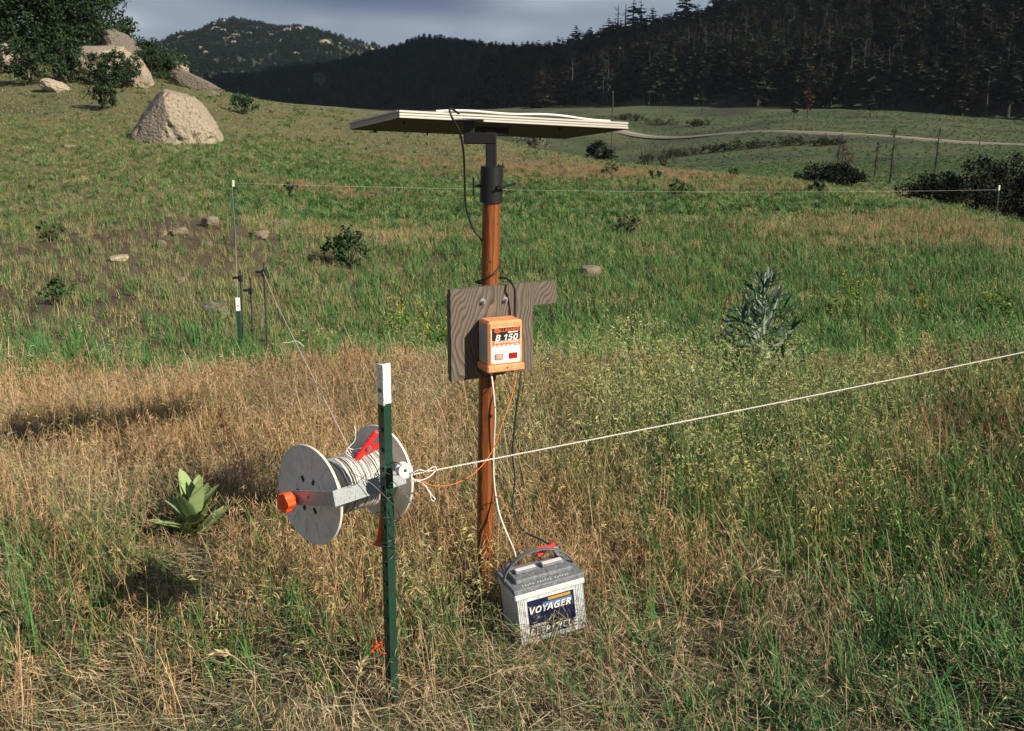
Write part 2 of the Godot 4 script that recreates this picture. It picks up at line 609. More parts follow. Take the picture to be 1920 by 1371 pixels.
	plain("orange_plastic", lin(0.82, 0.085, 0.012), 0.4)
	plain("red_plastic", lin(0.78, 0.035, 0.035), 0.45)
	var fl := plain("reel_plastic", lin(0.74, 0.72, 0.66), 0.5)
	fl.albedo_texture = noise_tex(73, 0.015, 5, [[0.2, Color(0.94, 0.93, 0.91)], [0.6, Color(1, 1, 1)], [0.8, Color(0.97, 0.96, 0.94)]], 256)
	fl.uv1_triplanar = true
	fl.uv1_scale = Vector3.ONE * 4.0
	var pwire := plain("polywire", Color.WHITE, 0.6)
	pwire.vertex_color_use_as_albedo = true
	plain("white_rope", lin(0.76, 0.74, 0.68), 0.7)
	plain("wire_dark", lin(0.10, 0.11, 0.10), 0.4, 0.7)
	plain("wire_white", lin(0.70, 0.68, 0.60), 0.5)
	plain("wire_green", lin(0.018, 0.035, 0.028), 0.5)
	plain("wire_orange", lin(0.62, 0.16, 0.03), 0.5)
	var pg := plain("post_green", Color.WHITE, 0.33)
	pg.albedo_texture = noise_tex(74, 0.03, 4, [[0.18, Color(0.22, 0.23, 0.19)], [0.30, Color(0.11, 0.23, 0.185)], [0.75, Color(0.12, 0.26, 0.21)]], 256)
	pg.uv1_triplanar = true
	pg.uv1_scale = Vector3.ONE * 6.0
	var pwh := plain("post_white", Color.WHITE, 0.5)
	pwh.albedo_texture = noise_tex(75, 0.05, 4, [[0.16, Color(0.30, 0.31, 0.28)], [0.21, Color(0.86, 0.86, 0.83)], [0.8, Color(0.92, 0.92, 0.89)]], 256)
	pwh.uv1_triplanar = true
	pwh.uv1_scale = Vector3.ONE * 7.0
	var bc := plain("battery_case", Color.WHITE, 0.45)
	bc.albedo_texture = noise_tex(76, 0.02, 5, [[0.2, Color(0.72, 0.75, 0.76)], [0.5, Color(0.84, 0.86, 0.87)], [0.75, Color(0.80, 0.83, 0.84)]], 256)
	bc.uv1_triplanar = true
	bc.uv1_scale = Vector3.ONE * 6.0
	var bl := plain("battery_lid", Color.WHITE, 0.42)
	bl.albedo_texture = noise_tex(77, 0.03, 5, [[0.2, Color(0.38, 0.40, 0.42)], [0.5, Color(0.46, 0.48, 0.50)], [0.8, Color(0.55, 0.56, 0.57)]], 256)
	bl.uv1_triplanar = true
	bl.uv1_scale = Vector3.ONE * 8.0
	plain("label_navy", lin(0.012, 0.018, 0.055), 0.35)
	plain("label_blue", lin(0.10, 0.20, 0.38), 0.35)
	plain("label_gold", lin(0.55, 0.30, 0.06), 0.4)
	plain("tape", lin(0.55, 0.50, 0.30), 0.4)
	plain("lead", lin(0.30, 0.30, 0.31), 0.5, 0.6)
	plain("handle_grey", lin(0.12, 0.14, 0.15), 0.5)
	plain("fibreglass", lin(0.05, 0.045, 0.04), 0.6)
	plain("gravel_road", lin(0.27, 0.235, 0.18), 0.95)
	plain("pole_grey", lin(0.06, 0.05, 0.045), 0.9)
	var cl := plain("cloud_white", lin(0.85, 0.85, 0.86), 1.0)
	cl.backlight = Color(0.2, 0.2, 0.2)


# ------------------------------------------------------------------ which plants grow where
# kinds: 0 dry cheatgrass, 1 green grass, 2 olive brome, 3 reddish cheatgrass, 4 short pale grass, 5 thatch, 6 bare soil
const MEAN := [Color(0.30, 0.215, 0.11), Color(0.070, 0.145, 0.038), Color(0.17, 0.19, 0.075), Color(0.25, 0.16, 0.10), Color(0.190, 0.190, 0.090), Color(0.21, 0.165, 0.10), Color(0.125, 0.083, 0.052)]


func growth(x: float, z: float) -> PackedFloat32Array:
	var d := -z
	var w := PackedFloat32Array([0, 0, 0, 0, 0, 0, 0])
	var n := patchy.get_noise_2d(x, z)
	var n2 := patchy.get_noise_2d(x * 0.37 + 40.0, z * 0.37 - 17.0)
	var near := 1.0 - smoothstep(6.0, 7.4, d + n * 0.9)
	var side := smoothstep(0.3, 1.6, x)
	w[0] += near * (0.66 - 0.40 * side + n * 0.40)
	w[1] += near * (0.20 + 0.66 * side - n2 * 0.40)
	w[2] += near * (0.02 + 0.10 * side + n2 * 0.16)
	w[5] += near * 0.14 * (1.0 - smoothstep(2.4, 4.2, d))
	var mid := (1.0 - near) * (1.0 - smoothstep(34.0, 60.0, d))
	var left := smoothstep(-0.16, -0.34, x / maxf(d, 1.0))
	w[1] += mid * (1.25 - 1.0 * left * smoothstep(12.0, 24.0, d) + n * 0.4)
	w[0] += mid * (0.01 + n2 * 0.12)
	w[4] += mid * (0.12 + 0.6 * left)
	w[2] += mid * (0.05 - n2 * 0.2)
	var far := smoothstep(34.0, 60.0, d)
	var valley := smoothstep(-0.02, 0.12, x / maxf(d, 1.0)) * smoothstep(60.0, 100.0, d)
	w[4] += far * (0.85 - 0.5 * valley + n2 * 0.2)
	w[1] += far * (0.10 + 0.75 * valley + n * 0.15)
	w[3] += far * (0.02 + n2 * 0.10) * (1.0 - valley)
	if d < 80.0:
		for q in ZONES:
			var dx: float = (x - q[0]) / q[2]
			if absf(dx) > 2.4:
				continue
			var dz: float = (z - q[1]) / q[3]
			if absf(dz) > 2.4:
				continue
			var e: float = q[5] * exp(-0.9 * (dx * dx + dz * dz)) * (1.0 + n * 0.6)
			w[q[4]] += e
	var total := 0.0
	for k in 7:
		w[k] = maxf(w[k], 0.0)
		total += w[k]
	for k in 7:
		w[k] /= total
	return w


func build_ground() -> void:
	var angles := PackedFloat32Array()
	var a := -180.0
	while a < 179.99:
		angles.append(deg_to_rad(a))
		a += 0.4 if absf(a + 0.01) < 38.0 else 6.0
	var rings := PackedFloat32Array()
	var r := 0.3
	while r < 3600.0:
		rings.append(r)
		r *= 1.03
	var na := angles.size()
	var v := PackedVector3Array()
	var nrm := PackedVector3Array()
	var c := PackedColorArray()
	var ids := PackedInt32Array()
	for i in rings.size():
		for j in na:
			var x := rings[i] * sin(angles[j])
			var z := -rings[i] * cos(angles[j])
			var y := ground_y(x, z)
			v.append(Vector3(x, y, z))
			var e := maxf(0.05, rings[i] * 0.02)
			nrm.append(Vector3(y - ground_y(x + e, z), e, y - ground_y(x, z + e)).normalized())
			var w := growth(x, z)
			var s := Color(0, 0, 0)
			for k in 7:
				s += MEAN[k] * w[k]
			s = Color(0.115, 0.085, 0.055).lerp(s, 0.25 + 0.75 * smoothstep(8.0, 22.0, rings[i]))
			if rings[i] > 90.0 and x > -20.0:          # lush and rank valley grass, in strips and patches
				var v1 := fine.get_noise_2d(x * 0.8, z * 1.4) + rough.get_noise_2d(x * 0.12, z * 0.35) * 0.6
				s = s.lerp(Color(0.050, 0.090, 0.026).lerp(Color(0.115, 0.135, 0.048), smoothstep(-0.15, 0.35, v1)), smoothstep(90.0, 120.0, rings[i]) * 0.85)
				s = s.lerp(Color(0.035, 0.042, 0.020), smoothstep(0.12, 0.4, -v1))
			s = s * (1.0 + rough.get_noise_2d(x * 2.0, z * 2.0) * 0.35)
			s.a = 1.0
			c.append(s)
	for i in rings.size() - 1:
		for j in na:
			var j2 := (j + 1) % na
			var p := i * na + j
			var q := i * na + j2
			ids.append_array([p, p + na, q + na, p, q + na, q])
	var mid := v.size()
	v.append(Vector3(0, ground_y(0, 0), 0))
	nrm.append(Vector3.UP)
	c.append(Color(0.115, 0.085, 0.055))
	for j in na:
		ids.append_array([mid, j, (j + 1) % na])
	var arr := []
	arr.resize(Mesh.ARRAY_MAX)
	arr[Mesh.ARRAY_VERTEX] = v
	arr[Mesh.ARRAY_NORMAL] = nrm
	arr[Mesh.ARRAY_COLOR] = c
	arr[Mesh.ARRAY_INDEX] = ids
	var m := ArrayMesh.new()
	m.add_surface_from_arrays(Mesh.PRIMITIVE_TRIANGLES, arr)
	tag(put("ground", m, mats.ground), "grassy meadow and hillside ground", "", "", "structure")


# ------------------------------------------------------------------ hills, each a slope between a foot line, a crest line and a back line
class Slope:
	var foot: Array
	var crest: Array
	var back: Array
	var noise: FastNoiseLite
	var amp: float

	func along(line: Array, s: float) -> Vector3:
		var f := clampf(s, 0.0, 0.99999) * (line.size() - 1)
		var i := int(f)
		return line[i].cubic_interpolate(line[i + 1], line[maxi(i - 1, 0)], line[mini(i + 2, line.size() - 1)], f - i)

	func at(s: float, t: float) -> Vector3:          # t: 0 foot, 1 crest, 2 back
		var c := along(crest, s)
		var p: Vector3
		if t <= 1.0:
			var f := along(foot, s)
			p = f.lerp(c, t)
			p.y = lerpf(f.y, c.y, pow(t, 0.92))
		else:
			p = c.lerp(along(back, s), t - 1.0)
		p.y += noise.get_noise_2d(p.x, p.z) * amp * clampf(t * 3.0, 0.0, 1.0)
		return p


func slope_mesh(sl: Slope, ns: int, nt: int, colour: Callable) -> ArrayMesh:
	var v := PackedVector3Array()
	var c := PackedColorArray()
	var ids := PackedInt32Array()
	for i in nt + 1:
		for j in ns + 1:
			var p := sl.at(j / float(ns), 2.0 * i / nt)
			v.append(p)
			c.append(colour.call(p))
	for i in nt:
		for j in ns:
			var p := i * (ns + 1) + j
			ids.append_array([p, p + ns + 1, p + ns + 2, p, p + ns + 2, p + 1])
	var st := SurfaceTool.new()
	st.begin(Mesh.PRIMITIVE_TRIANGLES)
	for k in v.size():
		st.set_color(c[k])
		st.add_vertex(v[k])
	for k in ids:
		st.add_index(k)
	st.generate_normals()
	return st.commit()


var forest_hill := Slope.new()
var dark_hill := Slope.new()
var rocky_hill := Slope.new()


func build_hills() -> void:
	var n := FastNoiseLite.new()
	n.seed = 77
	n.frequency = 0.012
	n.fractal_octaves = 4
	forest_hill.noise = n
	forest_hill.amp = 6.0
	forest_hill.foot = [Vector3(-12, -3, -350), Vector3(6, -2, -335), Vector3(33, 0, -292), Vector3(58, 0, -272), Vector3(80, -1.5, -252), Vector3(100, -2.5, -238), Vector3(126, -3, -220), Vector3(185, -3, -165), Vector3(250, -3, -90)]
	forest_hill.crest = [Vector3(-14, 16, -620), Vector3(8, 22, -580), Vector3(46, 27, -500), Vector3(66, 29, -460), Vector3(84, 34, -430), Vector3(101, 42, -410), Vector3(132, 57, -385), Vector3(235, 80, -330), Vector3(350, 88, -230)]
	forest_hill.back = [Vector3(30, -4, -800), Vector3(60, -4, -760), Vector3(120, -4, -700), Vector3(150, -4, -680), Vector3(190, -4, -650), Vector3(230, -4, -620), Vector3(300, -4, -560), Vector3(420, -4, -480), Vector3(520, -4, -320)]
	var grassy := Color(0.085, 0.095, 0.045)
	var litter := Color(0.055, 0.042, 0.032)
	tag(put("forest_hill", slope_mesh(forest_hill, 140, 60, func(p: Vector3) -> Color:
		return grassy.lerp(litter, smoothstep(4.0, 11.0, p.y + n.get_noise_2d(p.x * 4.0, p.z * 4.0) * 8.0))), mats.hill), "steep hill covered by burnt pine forest across the valley", "", "", "structure")
	var n2 := FastNoiseLite.new()
	n2.seed = 78
	n2.frequency = 0.006
	n2.fractal_octaves = 4
	dark_hill.noise = n2
	dark_hill.amp = 10.0
	dark_hill.foot = [Vector3(-330, -6, -620), Vector3(-230, -6, -600), Vector3(-150, -6, -590), Vector3(-80, -6, -580), Vector3(-20, -6, -590), Vector3(40, -6, -610), Vector3(120, -6, -640), Vector3(200, -6, -660)]
	dark_hill.crest = [Vector3(-330, 14, -880), Vector3(-225, 22, -880), Vector3(-160, 35, -890), Vector3(-105, 47, -900), Vector3(-58, 55, -900), Vector3(-15, 47, -900), Vector3(50, 44, -920), Vector3(140, 36, -940)]
	dark_hill.back = [Vector3(-360, -6, -1150), Vector3(-260, -6, -1150), Vector3(-190, -6, -1150), Vector3(-110, -6, -1150), Vector3(-60, -6, -1150), Vector3(0, -6, -1150), Vector3(90, -6, -1150), Vector3(200, -6, -1150)]
	tag(put("dark_hill", slope_mesh(dark_hill, 90, 40, func(_p: Vector3) -> Color: return Color(0.05, 0.055, 0.032)), mats.hill), "low rounded hill under dark forest at the valley head", "", "", "structure")
	rocky_hill.noise = n2
	rocky_hill.amp = 16.0
	rocky_hill.foot = [Vector3(-620, -6, -950), Vector3(-500, -6, -940), Vector3(-420, -6, -930), Vector3(-350, -6, -930), Vector3(-290, -6, -930), Vector3(-230, -6, -930), Vector3(-160, -6, -940), Vector3(-60, -6, -960)]
	rocky_hill.crest = [Vector3(-640, 42, -1480), Vector3(-540, 62, -1480), Vector3(-468, 84, -1480), Vector3(-412, 106, -1480), Vector3(-360, 114, -1480), Vector3(-300, 110, -1480), Vector3(-252, 107, -1480), Vector3(-130, 62, -1500)]
	rocky_hill.back = [Vector3(-700, -6, -1900), Vector3(-580, -6, -1900), Vector3(-500, -6, -1900), Vector3(-440, -6, -1900), Vector3(-380, -6, -1900), Vector3(-310, -6, -1900), Vector3(-240, -6, -1900), Vector3(-120, -6, -1900)]
	tag(put("rocky_hill", slope_mesh(rocky_hill, 90, 50, func(p: Vector3) -> Color:
		return Color(0.055, 0.07, 0.035).lerp(Color(0.17, 0.16, 0.125), smoothstep(0.25, 0.6, n.get_noise_2d(p.x * 2.2, p.z * 2.2) + (p.y - 80.0) * 0.003))), mats.hill), "far wooded hill with pale rock outcrops along its top", "", "", "structure")


func build_cloud() -> void:
	# the shade over the far forest comes from a cumulus up towards the sun
	var n := FastNoiseLite.new()
	n.seed = 90
	n.frequency = 0.011
	n.fractal_octaves = 4
	var s := Shape.new()
	var centre := Vector3(740, 540, -165)
	for q in [[0, 0, 0, 230, 60, 250], [-110, -5, -120, 220, 55, 190], [120, 0, 110, 170, 55, 160], [-290, 0, -165, 200, 55, 150], [40, 10, -130, 230, 70, 200], [-40, 5, 140, 190, 50, 120], [170, 5, -100, 180, 60, 190]]:
		lumpy_ball(s, centre + Vector3(q[0], q[1], q[2]), Vector3(q[3], q[4], q[5]), n, 0.35, 14)
	tag(put("cloud", s.mesh(), mats.cloud_white), "cumulus cloud drifting high above the valley", "cloud", "", "structure")


func ball_dirs(m: int) -> Array:                       # quads of a sphere made from a cube
	var out := []
	for ax in 3:
		for sg in [-1.0, 1.0]:
			for i in m:
				for j in m:
					var q := []
					for k in [[0, 0], [1, 0], [1, 1], [0, 1]]:
						var p := Vector3.ZERO
						p[ax] = sg
						p[(ax + 1) % 3] = tan((2.0 * (i + k[0]) / m - 1.0) * PI / 4.0)
						p[(ax + 2) % 3] = tan((2.0 * (j + k[1]) / m - 1.0) * PI / 4.0)
						q.append(p.normalized())
					if sg > 0.0:
						q.reverse()
					out.append(q)
	return out


func lumpy_ball(s: Shape, at: Vector3, size: Vector3, n: FastNoiseLite, amp: float, m: int) -> void:
	s.st.set_smooth_group(0)
	for q in ball_dirs(m):
		var p := []
		for d in q:
			p.append(at + d * size * (1.0 + amp * n.get_noise_3dv(at + d * size)))
		s.tri(p[0], p[1], p[2])
		s.tri(p[0], p[2], p[3])


func build_road() -> void:
	var s := Shape.new()
	var line := smooth_path([Vector3(-2, 0, -238), Vector3(19, 0, -211), Vector3(40, 0, -183), Vector3(67, 0, -147), Vector3(96, 0, -112), Vector3(140, 0, -70)], 12)
	for k in line.size():                              # an even grade through the dips
		var y := 0.0
		for j in range(-2, 3):
			var c: Vector3 = line[clampi(k + j, 0, line.size() - 1)]
			y += (ground_y(c.x, c.z) + 0.20) / 5.0
		line[k].y = y
	for i in line.size() - 1:
		var a: Vector3 = line[i]
		var b: Vector3 = line[i + 1]
		var t := (b - a).normalized()
		var side := Vector3(-t.z, 0, t.x) * 1.1
		var q := []
		for p in [a - side, a + side, b + side, b - side]:
			q.append(Vector3(p.x, p.y, p.z))
		var down := Vector3(0, -0.35, 0)
		s.facing(q, Vector3.UP)
		s.facing([q[0], q[3], q[3] + down - side * 0.5, q[0] + down - side * 0.5], Vector3.UP - side)
		s.facing([q[1], q[2], q[2] + down + side * 0.5, q[1] + down + side * 0.5], Vector3.UP + side)
	tag(put("road", s.mesh(), mats.gravel_road), "pale gravel road crossing the valley meadow", "", "", "structure")


# ------------------------------------------------------------------ plants made of many small faces
class Leaves:
	var v := PackedVector3Array()
	var c := PackedColorArray()
	var ids := PackedInt32Array()

	func quad(a: Vector3, b: Vector3, d: Vector3, e: Vector3, col: Color) -> void:
		var k := v.size()
		v.append_array([a, b, d, e])
		c.append_array([col, col, col, col])
		ids.append_array([k, k + 1, k + 2, k, k + 2, k + 3])

	func tri(a: Vector3, b: Vector3, d: Vector3, col: Color) -> void:
		var k := v.size()
		v.append_array([a, b, d])
		c.append_array([col, col, col])
		ids.append_array([k, k + 1, k + 2])

	func ribbon(path: Array, half: Vector3, taper: float, col: Color, tip := Color(-1, 0, 0)) -> void:
		var k := v.size()
		var n := path.size()
		for i in n:
			var t := i / float(n - 1)
			var w := half * (1.0 - taper * t)
			v.append(path[i] - w)
			v.append(path[i] + w)
			var q := col if tip.r < 0.0 else col.lerp(tip, t)
			c.append(q)
			c.append(q)
			if i:
				var p := k + 2 * i
				ids.append_array([p - 2, p - 1, p + 1, p - 2, p + 1, p])

	func flat() -> Array:                              # corners and colours, three to a face
		var fv := PackedVector3Array()
		var fc := PackedColorArray()
		for k in ids:
			fv.append(v[k])
			fc.append(c[k])
		return [fv, fc]

	func mesh() -> ArrayMesh:
		var arr := []
		arr.resize(Mesh.ARRAY_MAX)
		arr[Mesh.ARRAY_VERTEX] = v
		arr[Mesh.ARRAY_COLOR] = c
		arr[Mesh.ARRAY_INDEX] = ids
		var m := ArrayMesh.new()
		m.add_surface_from_arrays(Mesh.PRIMITIVE_TRIANGLES, arr)
		return m


func rand_dir() -> Vector3:
	var z := rng.randf_range(-1, 1)
	var a := rng.randf() * TAU
	var r := sqrt(1.0 - z * z)
	return Vector3(r * cos(a), z, r * sin(a))


func vary(c: Color, by: float) -> Color:
	var k := 1.0 + rng.randf_range(-by, by)
	return Color(c.r * k * (1.0 + rng.randf_range(-by, by) * 0.3), c.g * k, c.b * k * (1.0 + rng.randf_range(-by, by) * 0.3), 1.0)


# a conifer one metre tall: limbs in whorls, each a spray of needle fans
func conifer_crown(bare: float, wide: float, low: float, whorls: int, col: Color) -> ArrayMesh:
	var L := Leaves.new()
	for i in whorls:
		var t := (i + rng.randf_range(-0.3, 0.3)) / whorls
		var y := lerpf(low, 1.0, t)
		var reach := wide * pow(1.0 - t, 0.75) * (0.55 + 0.45 * smoothstep(0.0, 0.25, t)) + 0.012
		for k in rng.randi_range(4, 6):
			if rng.randf() < bare:
				continue
			var a := rng.randf() * TAU
			var d := Vector3(cos(a), rng.randf_range(-0.35, 0.25), sin(a))
			var len_ := reach * rng.randf_range(0.55, 1.15)
			var side := Vector3(-sin(a), 0, cos(a))
			for f in 3:
				var p := Vector3(0, y, 0) + d * len_ * (0.30 + 0.33 * f)
				for g in 3:
					var u := (d + rand_dir() * 0.7).normalized() * len_ * 0.34
					var w := (side + rand_dir() * 0.6).normalized() * len_ * 0.26
					L.quad(p - u - w, p + u - w * 0.6, p + u + w * 0.6, p - u + w, vary(col, 0.30))
	return L.mesh()


func conifer_trunk(dead: bool) -> ArrayMesh:
	var s := Shape.new()
	s.tube([Vector3(0, -0.04, 0), Vector3(0.003, 0.3, 0), Vector3(-0.004, 0.65, 0.003), Vector3(0, 0.99, 0)], [0.020, 0.015, 0.009, 0.002], 6)
	if dead:
		for i in 26:
			var y := rng.randf_range(0.28, 0.95)
			var a := rng.randf() * TAU
			var d := Vector3(cos(a), rng.randf_range(-0.2, 0.35), sin(a)) * rng.randf_range(0.4, 1.0) * 0.15 * (1.15 - y)
			s.tube([Vector3(0, y, 0), Vector3(0, y, 0) + d, Vector3(0, y, 0) + d * 1.7 + Vector3(0, 0.01, 0)], [0.004, 0.0028, 0.001], 3, false)
	return s.mesh()


func scatter(called: String, mesh: Mesh, material: Material, spots: Array, label: String, parent: Node = null) -> void:
	# spots: [Transform3D, Color]
	if spots.is_empty():
		return
	var mm := MultiMesh.new()
	mm.transform_format = MultiMesh.TRANSFORM_3D
	mm.use_colors = true
	mm.mesh = mesh
	var buf := PackedFloat32Array()
	for q in spots:
		var t: Transform3D = q[0]
		var c: Color = q[1]
		buf.append_array([t.basis.x.x, t.basis.y.x, t.basis.z.x, t.origin.x, t.basis.x.y, t.basis.y.y, t.basis.z.y, t.origin.y, t.basis.x.z, t.basis.y.z, t.basis.z.z, t.origin.z, c.r, c.g, c.b, 1.0])
	mm.instance_count = spots.size()
	mm.buffer = buf
	var o := MultiMeshInstance3D.new()
	o.multimesh = mm
	o.material_override = material
	if parent:
		o.name = called
		parent.add_child(o, true)
		o.set_meta("kind", "stuff")
	else:
		o.name = numbered(called)
		add_child(o)
		tag(o, label, "trees" if called.contains("forest") else "plants", "", "stuff")


func build_far_trees() -> void:
	var green := Color(0.030, 0.042, 0.022)
	var crowns := []
	for k in 4:
		crowns.append(conifer_crown(0.05 + 0.06 * k, 0.17 + 0.02 * (k % 2), 0.12 + 0.05 * k, 20, green))
	var trunk := conifer_trunk(false)
	var snag := conifer_trunk(true)
	# the slope across the valley: so many that they read as one dark mass
	var lots := [[], [], [], [], []]
	for i in 5200:
		var s := rng.randf()
		var t := pow(rng.randf(), 0.8) * 1.08
		var p := forest_hill.at(s, t)
		if p.x > 260.0 or t < 0.05 + 0.10 * fine.get_noise_2d(p.x * 1.5, p.z * 1.5) - 0.10 * smoothstep(60.0, 110.0, p.x):
			continue
		if t < 0.16 and rng.randf() < 0.5:
			continue
		var h := rng.randf_range(8.0, 17.0) * (1.0 - 0.5 * smoothstep(0.70, 0.92, t) * (1.0 - smoothstep(110.0, 150.0, p.x)))
		var tint := Color(1, 1, 1)
		var kind := rng.randi_range(0, 3)
		var u := rng.randf()
		if u < 0.34:
			tint = Color(1.75, 1.0, 0.95) * rng.randf_range(0.6, 1.2)
		elif u < 0.5:
			kind = 4
			tint = Color(1, 1, 1)
		else:
			tint = tint * rng.randf_range(0.7, 1.3)
		lots[kind].append([Transform3D(Basis(Vector3.UP, rng.randf() * TAU).scaled(Vector3(h * 1.45, h, h * 1.45)), p - Vector3(0, 0.3, 0)), tint])
	var forest := Node3D.new()
	forest.name = "slope_forest"
	add_child(forest)
	tag(forest, "dark burnt pine forest massed on the slope across the valley", "forest", "", "stuff")
	var all := []
	for k in 4:
		scatter("pine_crowns", crowns[k], mats.needles, lots[k], "", forest)
		all.append_array(lots[k])
	scatter("pine_trunks", trunk, mats.charred, all, "", forest)
	scatter("burnt_snags", snag, mats.charred, lots[4], "", forest)
	# trees of the two hills behind
	for hill in [[dark_hill, 6500, "hill_forest", "dark green forest carpeting the rounded hill at the valley head", 5.0, 10.0, 0.0], [rocky_hill, 11000, "hill_woods", "scattered evergreen woods on the far rocky hill", 5.0, 10.0, 0.42]]:
		var sets := [[], []]
		for i in hill[1]:
			var p: Vector3 = hill[0].at(rng.randf(), rng.randf() * 1.05)
			if fine.get_noise_2d(p.x * 0.9, p.z * 0.9) + (p.y - 90.0) * 0.004 > 0.30 and hill[6] > 0.0 and rng.randf() < 0.6:
				continue
			var h := rng.randf_range(hill[4], hill[5])
			sets[i % 2].append([Transform3D(Basis(Vector3.UP, rng.randf() * TAU).scaled(Vector3(h * 1.9, h, h * 1.9)), p - Vector3(0, 0.2 * h, 0)), Color(1.1, 1.35, 1.15) * rng.randf_range(0.7, 1.5)])
		var woods := Node3D.new()
		woods.name = hill[2]
		add_child(woods)
		tag(woods, hill[3], "forest", "", "stuff")
		for k in 2:
			scatter("tree_crowns", crowns[k], mats.needles, sets[k], "", woods)
	# pale outcrops on the far hill
	var rock := Shape.new()
	lumpy_ball(rock, Vector3.ZERO, Vector3.ONE, rough, 0.7, 4)
	var spots := []
	for i in 300:
		var s := rng.randf()
		var t := 1.0 - absf(rng.randfn(0.0, 0.24))
		var p := rocky_hill.at(s, clampf(t, 0.2, 1.02))
		if fine.get_noise_2d(p.x * 0.9, p.z * 0.9) < 0.02 and i % 3:
			continue
		var k := rng.randf_range(1.2, 4.6)
		spots.append([Transform3D(Basis(Vector3.UP, rng.randf() * TAU).scaled(Vector3(k * 1.6, k * 0.8, k)), p), Color(1, 1, 1)])
	scatter("rock_outcrops", rock.mesh(), mats.rock, spots, "pale rock outcrops strewn over the far wooded hill")
	var last := get_child(get_child_count() - 1)
	last.set_meta("category", "rocks")
	# pines that stand out one by one on the skyline and at the edge of the meadow
	var sky_trees := [[1066, 0.97, 8.0, 0], [1080, 0.96, 13.5, 0], [1106, 0.95, 9.5, 0], [1128, 0.95, 9.0, 0], [1140, 0.95, 15.0, 0], [1160, 0.97, 18.5, 1], [1173, 0.96, 18.0, 1], [1187, 0.97, 19.0, 2], [1201, 0.96, 18.0, 2], [1224, 0.96, 15.5, 0], [1258, 0.96, 11.0, 0], [1285, 0.95, 16.5, 0], [1308, 0.95, 12.0, 0], [1340, 0.95, 14.5, 0], [1362, 0.94, 13.5, 0], [1400, 0.94, 14.0, 0]]
	var protos := []
	for k in 3:
		var t := thing("skyline_pine", Vector3.ZERO, "", "tree", "pines standing on the skyline of the forest hill")
		put("trunk", snag if k == 1 else trunk, mats.charred, t)
		if k != 1:
			put("crown", conifer_crown(0.1 + 0.22 * k, 0.19 - 0.04 * k, 0.16 + 0.16 * k, 17, green * 1.15), mats.needles, t)
		protos.append(t)
	var order := ["fifth", "fourth", "third", "second", "first"]
	var below := 0
	var above := 0
	var bare := 0
	var thin := 0
	var steps := ["first", "second", "third", "fourth", "fifth", "sixth", "seventh"]
	var used := [false, false, false]
	for q in sky_trees:
		var ratio: float = (q[0] - 960.0) / 2000.0 * 0.955
		var best := 0.0
		var miss := 9.0
		for i in 400:
			var p := forest_hill.at(i / 400.0, q[1])
			if absf(p.x / -p.z - ratio) < miss:
				miss = absf(p.x / -p.z - ratio)
				best = i / 400.0
		var p := forest_hill.at(best, q[1])
		var k: int = q[3]
		var o: Node3D = protos[k] if not used[k] else copy_of(protos[k], "skyline_pine", p, 0.0, 1.0, "")
		used[k] = true
		o.position = p - Vector3(0, 0.3, 0)
		o.rotation.y = rng.randf() * TAU
		o.scale = Vector3(q[2] * 1.9, q[2] * 1.25, q[2] * 1.9)
		var look := ""
		if k == 1:
			look = "%s of two bare dead pine poles on the skyline" % ["downhill one", "uphill one"][bare]
			bare += 1
		elif k == 2:
			look = "%s of two tall thin sparse pines beside the dead poles" % ["downhill one", "uphill one"][thin]
			thin += 1
		elif q[0] < 1150:
			look = "%s bushy living pine downhill from the dead skyline poles" % order[below]
			below += 1
		else:
			look = "%s bushy living pine uphill from the thin skyline pines" % steps[above]
			above += 1
		o.set_meta("label", look)


# ------------------------------------------------------------------ boulders
func boulder_mesh(size: Vector3, seed_: int, cuts: Array, m := 14, amp := 0.22) -> ArrayMesh:
	var n := FastNoiseLite.new()
	n.seed = seed_
	n.frequency = 0.75
	n.fractal_octaves = 4
	var s := Shape.new()
	s.st.set_smooth_group(0)
	var half := size * 0.5
	for q in ball_dirs(m):
		var p := []
		for d in q:
			var e := Vector3(signf(d.x) * pow(absf(d.x), 0.85), signf(d.y) * pow(absf(d.y), 0.85), signf(d.z) * pow(absf(d.z), 0.85))
			var v: Vector3 = e * (1.0 - amp * 0.5 * absf(n.get_noise_3dv(d * 3.3 + Vector3(7, 1, 3))) * 2.0 + amp * n.get_noise_3dv(d * 1.9) + amp * 0.4 * n.get_noise_3dv(d * 5.0) + amp * 0.25 * n.get_noise_3dv(d * 12.0))
			for c in cuts:
				var cn: Vector3 = c[0].normalized()
				var over: float = v.dot(cn) - c[1]
				if over > 0.0:
					v -= cn * over * 0.93
			p.append(v * half)
		s.tri(p[0], p[1], p[2])
		s.tri(p[0], p[2], p[3])
	return s.mesh()


func boulder(called: String, at: Vector3, size: Vector3, turn: float, tilt: float, seed_: int, material: String, label: String, cuts: Array, group := "", m := 14) -> void:
	var o := put(called, boulder_mesh(size, seed_, cuts, m), mats[material])
	o.position = at
	o.rotation = Vector3(0, turn, tilt)
	tag(o, label, "boulder" if size.x > 1.0 else "stone", group)


